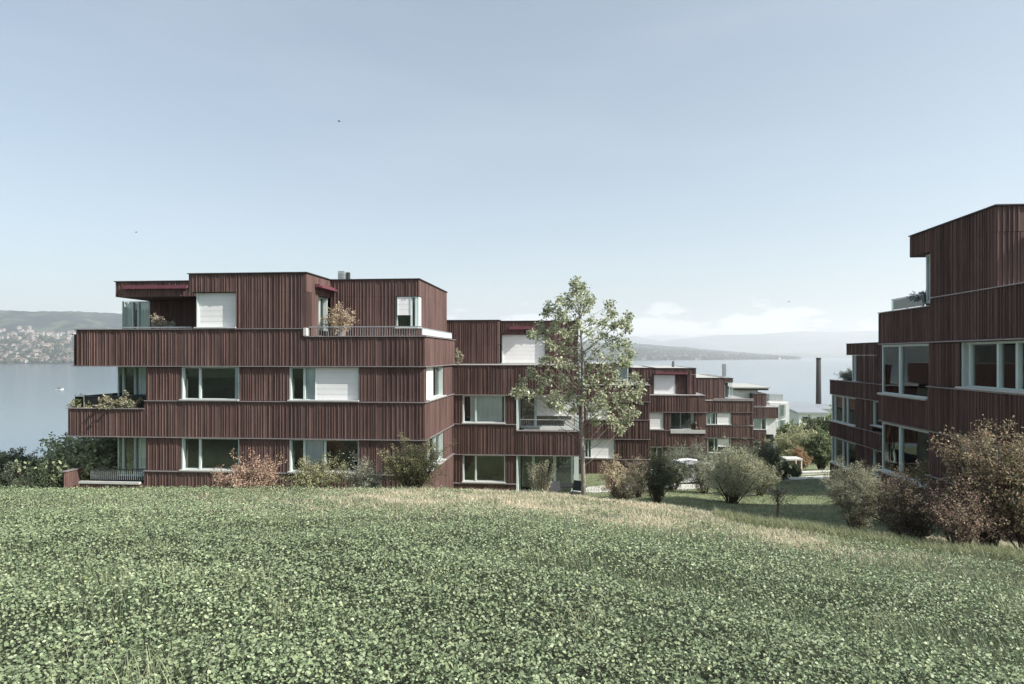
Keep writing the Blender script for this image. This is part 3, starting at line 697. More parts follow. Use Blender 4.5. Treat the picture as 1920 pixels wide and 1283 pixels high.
# low pale works near the shore
def low_house(px0, px1, y0, y1, V, dep, label, name='low_building', roofm='metal'):
    u0, u1 = uF(px0, V), uF(px1, V); z0, z1 = zF((px0 + px1) / 2, y1, V), zF((px0 + px1) / 2, y0, V)
    Bx = Bld(name, (u0 + u1) / 2, V + dep / 2, z0, label, 'building')
    mb = MB(); mb.box(u0, u1, V, V + dep, z0 - 6, z1); Bx.add('wall', mb, 'white')
    mb = MB(); h = .035 * V * .2
    mb.quadbox([(u0 - .5, V - .5, z1), (u1 + .5, V - .5, z1), (u1 + .5, V + dep, z1 + .1), (u0 - .5, V + dep, z1 + .1), (u0 - .5, V - .5, z1 + .4), (u1 + .5, V - .5, z1 + .4), (u1 + .5, V + dep, z1 + .4 + h * .5), (u0 - .5, V + dep, z1 + .4 + h * .5)])
    Bx.add('roof', mb, roofm)
    n = max(2, int((u1 - u0) / 3.5))
    for i in range(n):
        a = u0 + (u1 - u0) * (i + .25) / n; b2 = u0 + (u1 - u0) * (i + .75) / n
        mb = MB(); mb.box(a, b2, V - .06, V + .02, z0 + (z1 - z0) * .35, z0 + (z1 - z0) * .75); Bx.add('window', mb, 'inner')
low_house(1478, 1530, 765, 790, 255, 14, 'long low white workshop by the shore left of the chimney')
low_house(1498, 1552, 776, 800, 190, 10, 'pale shed with light metal roof below the brick chimney')
low_house(1528, 1562, 768, 784, 300, 12, 'small white shed behind the chimney foot')
# brick chimney
c_t = 322.0; cxp = (1534.8 - CX) / F_PX * c_t; zt_c = (HY - 671) / F_PX * c_t; zb_c = -30
ch = empty('brick_chimney', (cxp, c_t, zb_c)); tag(ch, 'tall slim dark brick chimney standing against the lake', 'chimney')
mb = MB(); mb.tube([(0, 0, 0), (0, 0, (zt_c - zb_c) * .5), (0, 0, zt_c - zb_c - .8)], [1.3, 1.15, 1.02], 16); mb.build('shaft', M['brick'], ch, smooth=True)
mb = MB(); mb.tube([(0, 0, zt_c - zb_c - .8), (0, 0, zt_c - zb_c)], [1.14, 1.14], 16); mb.build('crown', M['brick'], ch)

# ---- right hand block
UR = 11.4; sR = lambda x: vS(x, UR)
BR = Bld('apartment_block', 16, 21, -7, 'shaded dark block at the right edge of the picture, nearest of all', 'building', 'red timber apartment blocks stepping down to the lake')
vE, vN, uX = sR(1649), 18.0, 25.0
vp0, vp1, vm = 19.9, sR(1706.5), sR(1747)
band(BR, UR, uX, vp0, vm, 3.39, 4.1, 'FL', 'gravel', 'roof_band', False, 'coping')
band(BR, UR, uX - 6, vm + .005, vp1, 3.39, 4.1, 'L', None, 'roof_band', False, 'coping')
mb = MB(); mb.box(UR, uX - 6, vp1 + .005, vp1 + .03, 3.39, 4.1, (.1, .055, .05)); BR.add('roof_band', mb, 'wood')
pier(BR, 'L', UR, vp0 + .01, vm, 1.9, 3.385, 0, thick=.6); pier(BR, 'F', vp0, UR + .6, uX, 1.9, 3.385, 0)
mb = MB(); mb.box(UR + .0, UR + .6, vp0 + .012, vp0 + .2, 1.9, 3.385, (.06, .035, .03)); boards(mb, 'F', vp0 + .01, UR, UR + .6, 1.9, 3.385); BR.add('wall_panel', mb, 'wood')
window(BR, 'L', UR + .15, vm + .02, sR(1722), 1.75, 3.385, mull=(sR(1731),), blind=(sR(1746), sR(1732)), blz=(1.78, 3.37), rec=.15, sill=False)
core(BR, UR + 1.6, uX - 7, vm + .05, sR(1730), 1.9, 3.38)
awning(BR, 'F', vp0, 12.3, 16.5, 3.3, .42)  # awning added for the shade it casts on this front wall
band(BR, UR, uX, vN, sR(1747), .46, 1.85, 'FL', 'terrace')
band(BR, UR, uX, sR(1747) + .005, vE, .46, 1.6, 'L', 'terrace')
mb = MB(); mb.box(UR, uX, vE + .004, vE + .03, .46, 1.6, (.1, .055, .05)); BR.add('wall_band', mb, 'wood')
balustrade(BR, 'L', UR + .1, sR(1724), sR(1666), 1.66, 1.6 + zS(1665, 567, UR) - zS(1665, 584, UR) + .1, 1.2)
sc1 = sR(1739)
for (za, zb_, zl) in ((.40, -.98, -1.46), (-2.50, -3.88, -4.36)):
    pier(BR, 'L', UR, sR(1797), sc1, zb_, za, .04)
    window(BR, 'L', UR, vN + .5, sR(1797), zb_, za, mull=(sR(1858), sR(1893), sR(1806)), curtains=[], bar=.07, rec=.25, fr='frame')
    window(BR, 'L', UR, sc1, vE - .02, zl, za, mull=(sR(1684),), bar=.07, rec=.12, fr='frame')
    mb = MB(); mb.box(UR + .2, UR + 6, vE - .05, vE - .03, zl, za - .01); BR.add('corner_pane', mb, 'glass')
    core(BR, UR + 2.5, uX - .5, vN + 1, vE - 2.2, min(zl, zb_), za)
band(BR, UR, uX, vN, sc1, -2.44, -1.03, 'FL', None)
band(BR, UR, uX, sc1 + .005, vE, -2.44, -1.5, 'L', None)
band(BR, UR, uX, vN, sc1, -7.2, -3.93, 'FL', None, under=False)
band(BR, UR, uX, sc1 + .005, vE, -7.2, -4.41, 'L', None, under=False)

# ---- block behind the right hand one
UQ = 17.3; sQ = lambda x: vS(x, UQ); zq = lambda x, y: zS(x, y, UQ)
BQ = Bld('apartment_block', 22, 44, -8.5, 'dark shaded block peeking out left of the nearest right hand block', 'building', 'red timber apartment blocks stepping down to the lake')
q0, q1, qe = sQ(1556.5), 33.0, 30.0
zr_ = zq(1587, 645.5)
band(BQ, UQ, UQ + 10, q1, sQ(1587), zq(1587, 666), zr_, 'L', 'gravel', 'roof_band', False, 'coping', fine=1.4)
pier(BQ, 'L', UQ, q1, sQ(1607), -1.6, zq(1587, 666) - .01, 0, fine=1.4)
window(BQ, 'L', UQ, sQ(1607), sQ(1595), -1.62, zq(1587, 666) - .01, mull=(sQ(1600),), curtains=[(sQ(1606), sQ(1601))], rec=.15, sill=False)
core(BQ, UQ + 1.5, UQ + 9, q1 + .5, sQ(1598), -1.6, zq(1587, 666))
band(BQ, UQ, UQ + 11, q1, q0, -2.62, -1.68, 'L', 'terrace', fine=1.4)
for za, zb_ in ((-2.68, -4.5), (-5.55, -7.35)):
    window(BQ, 'L', UQ, sQ(1603), q0 - .05, zb_, za, mull=(sQ(1578), sQ(1586), sQ(1563)), rec=.15, bar=.08)
    pier(BQ, 'L', UQ, sQ(1634), sQ(1603), zb_, za, fine=1.4)
    window(BQ, 'L', UQ, sQ(1662), sQ(1634), zb_ + .35, za, mull=(sQ(1650),), curtains=[(sQ(1650), sQ(1638))], rec=.2)
    pier(BQ, 'L', UQ, q1, sQ(1662), zb_, za, fine=1.4)
    core(BQ, UQ + 1.6, UQ + 10, q1 + .3, q0 - 1.4, zb_, za)
band(BQ, UQ, UQ + 11, q1, q0, -5.48, -4.52, 'L', None, fine=1.4)
band(BQ, UQ, UQ + 11, q1, q0, -9.5, -7.4, 'L', None, under=False, fine=1.4)

# ------------------------------------------------------------------ leaves, shrubs, trees
def nrmz(a): return a / np.maximum(np.linalg.norm(a, axis=1, keepdims=True), 1e-9)
def leaf_mesh(name, P, D, Nn, L, W, C, fold=.25):
    "six-corner folded leaves: P base, D direction, Nn normal"
    D = nrmz(D); S = nrmz(np.cross(D, Nn)); Nn = np.cross(S, D); L = L[:, None]; W = W[:, None]
    up = Nn * W * fold
    v = np.stack([P, P + D*L*.3 + S*W*.5 + up, P + D*L*.75 + S*W*.42 + up, P + D*L, P + D*L*.75 - S*W*.42 + up, P + D*L*.3 - S*W*.5 + up], 1).reshape(-1, 3)
    i = np.arange(len(P))[:, None] * 6
    q = np.concatenate([i + np.array([[0, 1, 2, 3]]), i + np.array([[0, 3, 4, 5]])], 0)
    return np_mesh(name, v, q, np.repeat(C, 6, 0))
def pal_cols(n, pal, jit=.16, R=NR):
    pal = np.array(pal); k = R.randint(0, len(pal), n); k2 = R.randint(0, len(pal), n); t = R.rand(n, 1)
    c = pal[k] * t + pal[k2] * (1 - t); return np.clip(c * (1 + jit * R.randn(n, 1)), .005, .9)

def leafed(name, root, stems, tips, leafL, leafW, pal, spread, per, m='leaf', upb=.4, stemm='twig', stick=None):
    "tips: (n,3) twig ends with local radius; leaves are strewn round them"
    st = stems.build('trunk' if stick else 'stem', M[stemm], root, (0, 0, 0), True)
    T = np.array(tips); n = len(T) * per
    base = np.repeat(T[:, :3], per, 0); rad = np.repeat(T[:, 3], per)[:, None]
    off = nrmz(NR.randn(n, 3)) * (NR.rand(n, 1) ** .45) * rad * spread
    P = base + off
    D = nrmz(off + NR.randn(n, 3) * rad * .6 + np.array([[0, 0, -.15]]) * rad)
    Nn = nrmz(NR.randn(n, 3) * .75 + np.array([[.15, -.2, upb + .4]]))
    L = leafL * NR.uniform(.6, 1.25, n); Wd = leafW * NR.uniform(.7, 1.2, n)
    cl = np.repeat(1 + .18 * NR.randn(len(T)), per)[:, None]
    me = leaf_mesh('foliage', P, D, Nn, L, Wd, np.clip(pal_cols(n, pal) * cl, .005, .9))
    me.materials.append(M[m]); o = bpy.data.objects.new('foliage' if not stick else 'crown', me); COL.objects.link(o); o.parent = root
    return o

SH = random.Random(21)
def shrub(name, label, cat, loc, W, H, leafL, leafW, pal, nstem=16, per=10, m='leaf', form='round', group=None, sub=7, lean=0, bare=.25, spread=1.0, stemm='twig'):
    root = empty(name, loc); tag(root, label, cat, group)
    H *= 1.08; W *= 1.22; nstem = int(nstem * 1.3)
    st = MB(); tips = []
    for i in range(nstem):
        a = SH.uniform(0, 2 * math.pi); rr = math.sqrt(SH.random())
        if form == 'round': hx = rr * W * .5; hz = H * (math.sqrt(max(0, 1 - rr * rr * .85))) * SH.uniform(.72, 1.0)
        elif form == 'vase': hx = rr * W * .5; hz = H * (.62 + .38 * SH.random()) * (1 - .25 * rr)
        else: hx = rr * W * .5 * SH.uniform(.5, 1); hz = H * (1 - .6 * rr) * SH.uniform(.75, 1)     # upright
        tip = Vector((math.cos(a) * hx + lean * hz, math.sin(a) * hx * .85, hz))
        b0 = Vector((math.cos(a) * W * .06 * SH.random(), math.sin(a) * W * .06, -.1))
        mid = b0.lerp(tip, .5) + Vector((0, 0, H * .10)) * (1 if form != 'upright' else .2) + Vector((SH.gauss(0, W * .03), SH.gauss(0, W * .03), 0))
        r0 = .007 + .006 * H
        pts = [b0, b0.lerp(mid, .6), mid, mid.lerp(tip, .55), tip]
        st.tube(pts, [r0, r0 * .8, r0 * .6, r0 * .4, r0 * .2], 4)
        for k in range(sub):
            t = bare + (1 - bare) * (k + SH.random()) / sub
            p = mid.lerp(tip, (t - .5) * 2) if t > .5 else b0.lerp(mid, t * 2)
            q = p + Vector((SH.gauss(0, 1), SH.gauss(0, 1), SH.gauss(.45, .8))) * W * .10
            if q.z < .05: q.z = .05
            st.tube([p, q], [r0 * .35, r0 * .15], 3)
            
            for f_ in (.45, .75, 1.0):
                w_ = p.lerp(q, f_); tips.append((w_.x, w_.y, w_.z, .038 * W + .02))
    leafed(name, root, st, tips, leafL * 1.12, leafW * 1.15, pal, spread, max(2, int(per * 1.25)), m, stemm=stemm)
    return root
def sc_h(px_, t): return px_ / F_PX * t          # pixel extent -> metres at distance t

GREEN = [(.13, .17, .085), (.19, .23, .12), (.28, .30, .17), (.09, .12, .06)]
OLIVE = [(.17, .17, .09), (.26, .24, .13), (.11, .11, .06), (.20, .21, .11)]
PINK = [(.42, .24, .19), (.50, .32, .24), (.30, .17, .13), (.36, .27, .17)]
GREYG = [(.22, .24, .19), (.32, .32, .26), (.15, .17, .13), (.25, .26, .17)]
DARKG = [(.055, .08, .045), (.09, .12, .065), (.14, .17, .10), (.04, .05, .03)]
PALE = [(.34, .36, .22), (.43, .43, .28), (.25, .28, .16), (.38, .36, .24)]
PURP = [(.10, .07, .065), (.16, .11, .09), (.07, .06, .05), (.17, .16, .09)]
AUTUMN = [(.27, .21, .14), (.20, .20, .11), (.36, .22, .15), (.14, .13, .08), (.30, .27, .17)]
def bright(p, k): return [tuple(min(.8, c * k) for c in q) for q in p]
PINK, GREYG, OLIVE, PALE, AUTUMN, PURP, GREEN = bright([(.40, .27, .21), (.46, .33, .25), (.30, .20, .15), (.36, .30, .20)], 1.1), bright(GREYG, 1.45), bright(OLIVE, 1.5), bright(PALE, 1.4), bright(AUTUMN, 1.15), bright(PURP, 1.25), bright(GREEN, 1.4)
g1 = 'shrubs planted along the foot of the red blocks'
def bush(px, t, wpx, hpx, *a, **k):
    "a bush rooted at photo column px, t metres away; wpx/hpx its seen size, top reaching the given height"
    loc = at_px(px, t); return loc, sc_h(wpx, t)
def bush_top(px, t, ytop):
    loc = at_px(px, t); return loc, (HY - ytop) / F_PX * t - loc[2]
for nm, lb, px, t, wpx, ytop, lL, lW, pal, kw in (
    ('shrub', 'pinkish tan shrub turning autumn colour under the first ground floor window', 467, 24.5, 108, 864, .06, .03, PINK, dict(nstem=26, per=9)),
    ('shrub', 'yellow green low shrub below the pale curtained ground floor window', 594, 24.3, 92, 862, .055, .022, OLIVE + PALE[:1], dict(nstem=24, per=9)),
    ('shrub', 'thin grey green shrub with a pointed top beside the yellow green one', 682, 24.3, 84, 852, .045, .018, GREYG, dict(nstem=24, per=8, form='upright')),
    ('shrub', 'tall olive green bush at the right corner of the first block', 775, 24.3, 102, 822, .06, .024, OLIVE, dict(nstem=30, per=10, form='vase')),
    ('shrub', 'pale pink autumn shrub on the straw grass right of the young tree', 1158, 24.5, 80, 856, .05, .025, PINK + PALE[:2], dict(nstem=22, per=8)),
    ('shrub', 'dark green bushy shrub in front of the white plinth', 1231, 26.5, 66, 846, .05, .022, DARKG + OLIVE[:1], dict(nstem=26, per=10)),
    ('shrub', 'grey green feathery shrub behind the silver car', 1288, 48, 84, 838, .09, .03, GREYG + DARKG[:1], dict(nstem=26, per=9)),
    ('shrub', 'big pale willow like shrub right of the silver car', 1372, 29.0, 106, 840, .085, .016, PALE + GREYG[:2], dict(nstem=40, per=12)),
    ('shrub', 'low twiggy dark shrub left of the silver car', 1262, 36, 62, 860, .06, .025, DARKG + OLIVE[:1], dict(nstem=28, per=10)),
    ('shrub', 'thin grey green shrub standing in front of the silver car door', 1320, 34, 64, 858, .06, .022, GREYG + OLIVE[:1], dict(nstem=24, per=9)),
    ('shrub', 'loose olive shrub between the pale willow like shrub and the shaded lawn', 1424, 33, 58, 858, .06, .025, OLIVE + GREYG[:2], dict(nstem=24, per=10)),
    ('shrub', 'brownish shrub on the path side right of the pink autumn shrub', 1196, 30, 52, 860, .05, .022, GREYG[:1] + OLIVE[:1] + PINK[:1], dict(nstem=20, per=9)),
    ('shrub', 'dark green shrub at the foot of the fifth block', 1400, 56, 70, 836, .09, .04, DARKG + GREYG[:1], dict(nstem=26, per=11)),
    ('shrub', 'dull green shrub at the foot of the fourth block by the dark windows', 1240, 52, 60, 846, .09, .035, DARKG + OLIVE[:1], dict(nstem=22, per=10)),
    ('shrub', 'thin leaved bush beside the white plinth of the fourth block', 1340, 50, 60, 848, .08, .03, GREYG + DARKG[:2], dict(nstem=24, per=10)),
    ('shrub', 'narrow dark shrub where the path meets the far garden wall', 1462, 47, 40, 862, .08, .03, DARKG, dict(nstem=18, per=11)),
    ('shrub', 'dark evergreen shrub at the near edge of the shaded lawn', 1437, 44, 64, 828, .08, .03, DARKG + GREYG[:1], dict(nstem=24, per=12)),
    ('shrub', 'round yellow green tree like bush beyond the white garden wall', 1492, 66, 80, 806, .14, .05, PALE + OLIVE[:2], dict(nstem=34, per=12)),
    ('shrub', 'dense green bush beside the corner of the shaded far block', 1540, 62, 60, 808, .13, .07, GREEN + DARKG[:1], dict(nstem=34, per=12)),
    ('shrub', 'small orange tinged bush in front of the yellow green one', 1500, 60, 34, 838, .12, .05, [(.40, .22, .13), (.34, .28, .16)], dict(nstem=14, per=8)),
    ('shrub', 'feathery grey green shrub at the left end of the right hedge', 1606, 17.6, 104, 868, .05, .010, GREYG + OLIVE[:2], dict(nstem=46, per=16, form='vase')),
    ('shrub', 'purple brown twiggy shrub between the feathery one and the tall autumn bush', 1706, 15.6, 126, 884, .045, .022, PURP + PURP + AUTUMN[:2], dict(nstem=44, per=6, bare=.12)),
    ('shrub', 'reddish leaved shrub at the foot of the tall autumn bush', 1800, 14.4, 104, 908, .040, .020, PURP[:2] + PINK[:2] + AUTUMN[:2], dict(nstem=30, per=5)),
    ('shrub', 'tall autumn coloured bush before the nearest dark block', 1850, 15.2, 150, 776, .055, .030, AUTUMN, dict(nstem=40, per=7, form='vase', bare=.25)),
    ('shrub', 'brownish green bush cut off by the right picture edge', 1925, 14.6, 130, 842, .050, .028, AUTUMN + OLIVE[:1], dict(nstem=36, per=7)),
):
    loc, H = bush_top(px, t, ytop)
    shrub(nm, lb, 'shrub', loc, sc_h(wpx, t) * 1.02, H, lL, lW, pal, group=g1, **kw)

# upright spiky shrub before the second block
loc, H = bush_top(1012, 23.5, 860)
root = empty('spiky_shrub', loc); tag(root, 'spiky upright shrub with fanned leafy rods before the second block', 'shrub')
st = MB(); tips = []
for i in range(11):
    a = -1.0 + 2.0 * i / 10; tip = Vector((math.sin(a * .62) * H * .62 + SH.gauss(0, .04), SH.gauss(0, .12), H * (math.cos(a * .5)) * SH.uniform(.8, 1.02)))
    b0 = Vector((a * .12, 0, -.1)); st.tube([b0, b0.lerp(tip, .5), tip], [.018, .012, .005], 4)
    for k in range(26):
        q = b0.lerp(tip, .12 + .88 * k / 25); tips.append((q.x, q.y, q.z, .075))
leafed('spiky_shrub', root, st, tips, .05, .018, [(.50, .46, .33), (.58, .54, .40), (.38, .37, .24)], 1.0, 12)

# broad-leaved bush and dark hedge at the far left
loc, H = bush_top(165, 27.2, 816)
def leafbush(px, t, wpx, ytop, label, pal, lL, lW, nst, per, name='shrub', m='gloss_leaf', group=None):
    loc, H = bush_top(px, t, ytop); return shrub(name, label, 'shrub', loc, sc_h(wpx, t), H, lL, lW, pal, nstem=nst, per=per, m=m, sub=9, group=group)
leafbush(180, 31.5, 170, 822, 'large glossy leaved bush growing under the left balcony', [(.34, .39, .22), (.46, .50, .30), (.18, .22, .12)], .17, .085, 40, 9)
leafbush(132, 31.0, 80, 838, 'smaller glossy leaved bush at the left end of the balcony', [(.30, .36, .20), (.40, .44, .27), (.16, .20, .11)], .16, .08, 20, 8)
for px, t, wpx, yt, lb in ((60, 33, 110, 866, 'dark green hedge bush low against the lake near the left edge'), (118, 31, 80, 872, 'dark hedge bush touching the wooden terrace wall'),
                           (8, 34, 90, 850, 'dark shrub cut by the left picture edge')):
    leafbush(px, t, wpx, yt, lb, DARKG, .08, .04, 34, 16, m='leaf', group='dark hedge at the left of the field')
leafbush(40, 30, 70, 862, 'loose twiggy dark shrub in front of the left hedge', DARKG[:2] + GREYG[:1], .06, .025, 18, 6, m='leaf', group='dark hedge at the left of the field')
leafbush(88, 29, 90, 884, 'low dark shrub before the left hedge beside the field', DARKG, .06, .03, 26, 14, m='leaf', group='dark hedge at the left of the field')
leafbush(-30, 31, 120, 868, 'dark shrub beyond the left picture edge', DARKG, .07, .035, 26, 14, m='leaf', group='dark hedge at the left of the field')

# young tree in front of the second block
tt = 22.0; tl = at_px(1094, tt); tr_ = empty('young_tree', tl)
tag(tr_, 'slender young tree with a light leafy crown before the second block', 'tree')
st = MB()
def TP(px, py, dy=0.0):
    t = tt + dy; return Vector(((px - CX) / F_PX * t - tl[0], dy, (HY - py) / F_PX * t - tl[2]))
trunk = [TP(1094, 926), TP(1094, 900), TP(1092, 850), TP(1091, 800), TP(1092, 750), TP(1093, 700), TP(1091, 650), TP(1087, 600), TP(1083, 560), TP(1080, 530)]
trunk[0].z = -.15
st.tube(trunk, [.085, .075, .068, .062, .055, .045, .035, .025, .015, .008], 8)
clumps = [(1080, 531, 9), (1078, 545, 11), (1090, 540, 9), (1084, 560, 13), (1064, 562, 8), (1098, 560, 9), (1052, 566, 8), (1030, 578, 13), (1022, 588, 8), (1046, 588, 9), (1070, 580, 12), (1092, 582, 13), (1108, 568, 6),
          (1138, 576, 12), (1148, 588, 7), (1178, 597, 8), (1166, 606, 7), (1134, 603, 7), (1150, 610, 8), (1176, 616, 6),
          (1060, 600, 15), (1086, 605, 15), (1110, 606, 15), (1040, 610, 12), (1010, 618, 12), (1000, 630, 9), (1025, 625, 14),
          (1050, 628, 16), (1078, 630, 17), (1105, 630, 17), (1130, 626, 14), (1155, 634, 13), (1172, 648, 10), (1150, 655, 15),
          (1035, 648, 14), (1060, 655, 16), (1088, 658, 18), (1118, 655, 18), (1140, 672, 15), (1165, 672, 12), (1180, 662, 8),
          (1045, 680, 15), (1070, 685, 17), (1100, 688, 18), (1128, 694, 17), (1152, 700, 13), (1020, 676, 11), (1174, 684, 7),
          (1000, 700, 12), (1025, 706, 15), (1052, 712, 16), (1080, 716, 17), (1110, 718, 17), (1138, 722, 15), (1165, 724, 14), (1190, 708, 11), (1202, 722, 9),
          (978, 722, 12), (990, 738, 12), (1012, 730, 14), (1040, 740, 15), (1066, 744, 14), (1120, 746, 14), (1145, 748, 16), (1172, 748, 16), (1196, 746, 11), (966, 738, 7),
          (1048, 762, 10), (1075, 768, 9), (1030, 756, 8), (1110, 768, 9), (1140, 776, 13), (1165, 772, 15), (1188, 770, 11), (1150, 794, 10), (1175, 790, 9), (1165, 806, 9), (1115, 790, 5), (1128, 760, 10), (1090, 750, 8)]
tips = []
TR = random.Random(4)
for (px, py, r) in clumps:
    rad = r / F_PX * tt; c = TP(px, py, TR.uniform(-.9, .9) * min(1, (py - 500) / 160))
    # limb from the trunk, rising towards the clump
    zb = max(.9, c.z - .35 - .55 * abs(c.x - .0)); 
    k = 0
    while k < len(trunk) - 2 and trunk[k + 1].z < zb: k += 1
    f = (zb - trunk[k].z) / max(.01, trunk[k + 1].z - trunk[k].z); p0 = trunk[k].lerp(trunk[k + 1], max(0, min(1, f)))
    m1_ = p0.lerp(c, .3) + Vector((TR.gauss(0, .05), TR.gauss(0, .05), -.05)); mid = p0.lerp(c, .65) + Vector((TR.gauss(0, .05), TR.gauss(0, .05), .02)); st.tube([p0, m1_, mid, c], [.011, .009, .007, .003], 4)
    for j in range(9):
        d = Vector((TR.gauss(0, 1), TR.gauss(0, 1), TR.gauss(0, 1))).normalized() * rad * 1.12 * TR.random() ** .5
        q = c + d; st.tube([c, q], [.006, .003], 3); tips.append((q.x, q.y, q.z, .10))
leafed('young_tree', tr_, st, tips, .092, .060, [(.42, .46, .30), (.55, .57, .41), (.29, .35, .19), (.36, .41, .26), (.48, .47, .35)], 1.12, 12, 'leaf', stemm='bark', stick=True)

# small sapling in the shade
loc = at_px(1457, 19.5); root = empty('sapling', loc); tag(root, 'small dark stemmed sapling standing in the shaded lawn', 'tree')
st = MB(); H = (HY - 912) / F_PX * 19.5 - loc[2]; st.tube([(0, 0, -.1), (.02, 0, H * .5), (.0, 0, H)], [.035, .03, .01], 6); tips = []
for i in range(44):
    p = Vector((0, 0, H * SH.uniform(.45, .95))); q = Vector((SH.gauss(0, .28), SH.gauss(0, .2), H * SH.uniform(.5, 1.0))); st.tube([p, q], [.008, .004], 3); tips.append((q.x, q.y, q.z, .10))
leafed('sapling', root, st, tips, .05, .025, [(.20, .20, .16), (.28, .27, .22), (.10, .12, .07)], 1.0, 9, stick=True)

# trees below, towards the lake, right of centre
for px, t, wpx, yt, lb, pal in ((1400, 86, 50, 834, 'grey green tree top behind the lawn below the fifth block', GREYG + GREEN[:1]), (1530, 120, 60, 790, 'dark green tree before the pale sheds by the lake', DARKG + GREEN[:1]),
                               (1478, 104, 44, 800, 'mid green tree at the foot of the white house', GREEN), (1552, 90, 40, 784, 'leafy green tree touching the shaded far block', GREEN + DARKG[:1])):
    loc, H = bush_top(px, t, yt)
    shrub('tree', lb, 'tree', loc, sc_h(wpx, t), H, .30, .16, pal, nstem=30, per=14, group='trees on the slope below the blocks', bare=.3)

# ------------------------------------------------------------------ potted and terrace plants
def potted(loc_uvz, W, H, label, pal, lL, lW, nst, per, pot=True, nm='potted_plant'):
    u, v, z = loc_uvz; x, y = uv2xy(u, v); root = shrub(nm, label, 'plant', (x, y, z), W, H, lL, lW, pal, nstem=nst, per=per, sub=6)
    if pot:
        mb = MB(); r = W * .22; mb.tube([(0, 0, 0), (0, 0, .32)], [r * .8, r], 12); mb.build('pot', M['pot'], root)
potted((uF(638, 28.6), 28.6, .80), 1.15, 1.45, 'large dry leaved potted plant on the upper terrace before the dark boards', [(.50, .38, .28), (.42, .36, .22), (.56, .46, .36)], .07, .035, 20, 4)
potted((uF(296, 28.2), 28.2, 1.12), .55, .62, 'pale flowering plant on the covered left rooftop terrace', [(.50, .42, .34), (.34, .32, .22)], .06, .035, 14, 7)
potted((uF(318, 27.9), 27.9, 1.12), .45, .3, 'low pale herb planter beside the flowering plant on the rooftop terrace', [(.34, .36, .30), (.24, .27, .18)], .05, .025, 12, 6)
potted((uF(243, V1 + .42), V1 + .42, -2.32), 1.0, .55, 'cream flowers along the left balcony rail by the corner glass', [(.50, .46, .36), (.40, .34, .22), (.2, .24, .14)], .07, .05, 16, 6)
potted((uF(212, V1 + .42), V1 + .42, -2.32), 1.1, .5, 'yellowish flowers in the middle of the left balcony rail', [(.50, .45, .34), (.38, .32, .2), (.18, .22, .13)], .07, .05, 16, 6)
potted((uF(156, V1 + .42), V1 + .42, -2.32), .8, .5, 'small yellow green plant at the glass end of the left balcony', [(.46, .44, .26), (.22, .26, .12)], .06, .04, 12, 6)
potted((uF(858, 34.6), 34.6, -.44), .5, .75, 'small pale potted plant in the corner between first and second block', [(.52, .44, .36), (.26, .28, .18)], .06, .035, 12, 6)
potted((uF(1309, 58.2), 59.0, zF(1309, 812, 59)), .9, 1.1, 'pinkish potted plant on the white balcony ledge of the fourth block', [(.45, .34, .28), (.26, .28, .18)], .08, .05, 12, 7)
xq = sQ(1577)
potted((UQ + .7, xq, -1.64), 1.5, .6, 'grey leaved plants in a row on the shaded far block terrace', [(.30, .32, .30), (.22, .25, .2)], .09, .03, 22, 6)
potted((UR + .8, sR(1712), 1.66), 1.3, .62, 'blue grey plant behind the glass balustrade of the nearest block', [(.18, .22, .20), (.26, .30, .28)], .06, .03, 16, 8)

# balcony and garden furniture
fu = empty('garden_table', at_px(1060, 30.0)); tag(fu, 'dark garden table under the white frame by the tree trunk', 'table')
mb = MB(); mb.box(-.9, .9, -.45, .45, .71, .75); mb.build('table_top', M['darkmetal'], fu)
for sx in (-.8, .8):
    for sy in (-.38, .38): mb = MB(); mb.box(sx - .03, sx + .03, sy - .03, sy + .03, 0, .71); mb.build('leg', M['darkmetal'], fu)
def chair(px, t, rz, lb):
    c = empty('garden_chair', at_px(px, t), rz); tag(c, lb, 'chair', 'dark garden chairs')
    mb = MB(); mb.box(-.24, .24, -.24, .24, .42, .45); mb.build('seat', M['darkmetal'], c)
    mb = MB(); mb.quadbox([(-.24, .22, .5), (.24, .22, .5), (.24, .25, .5), (-.24, .25, .5), (-.24, .32, .92), (.24, .32, .92), (.24, .35, .92), (-.24, .35, .92)]); mb.build('backrest', M['darkmetal'], c)
    for sx in (-.22, .22):
        for sy in (-.22, .22): mb = MB(); mb.box(sx - .015, sx + .015, sy - .015, sy + .015, 0, .42 if sy < 0 else .52); mb.build('leg', M['darkmetal'], c)
chair(1046, 29.2, .4, 'dark garden chair left of the table near the tree'); chair(1078, 29.2, -.6, 'dark garden chair right of the table near the tree')

# rooftop things
def roofbox(u, v, z, w_, d_, h_, label, m='metal', cowl=True):
    x, y = uv2xy(u, v); r_ = empty('ventilation_unit', (x, y, z), -TH); tag(r_, label, 'vent')
    mb = MB(); mb.box(-w_/2, w_/2, -d_/2, d_/2, 0, h_); mb.build('housing', M[m], r_)
    mb = MB()
    for i in range(4): mb.box(-w_/2 + .03, w_/2 - .03, -d_/2 - .02, -d_/2 - .002, h_ * (.15 + .2 * i), h_ * (.25 + .2 * i))
    mb.build('louvre', M['metal'], r_)
    if cowl: mb = MB(); mb.tube([(w_/2 + .14, 0, 0), (w_/2 + .14, 0, h_ * .92)], [.1, .1], 12); mb.build('duct', M['darkmetal'], r_)
roofbox(uF(642, 32), 32, 3.40, .30, .4, .66, 'pale ventilation box on the rear roof of the first block')
roofbox(uF(551, 30), 30, 3.40, .14, .14, .34, 'small dark vent pipe on the main roof of the first block', 'darkmetal', False)
roofbox(u5(1379), V5 + 6, z5(709), .4, .4, 1.5, 'thin grey vent stack on the roof of the fifth block', 'metal', False)
roofbox(uv_(1274), vv + 4, z4(690), .2, .2, .5, 'tiny vent on the roof of the fourth block', 'darkmetal', False)

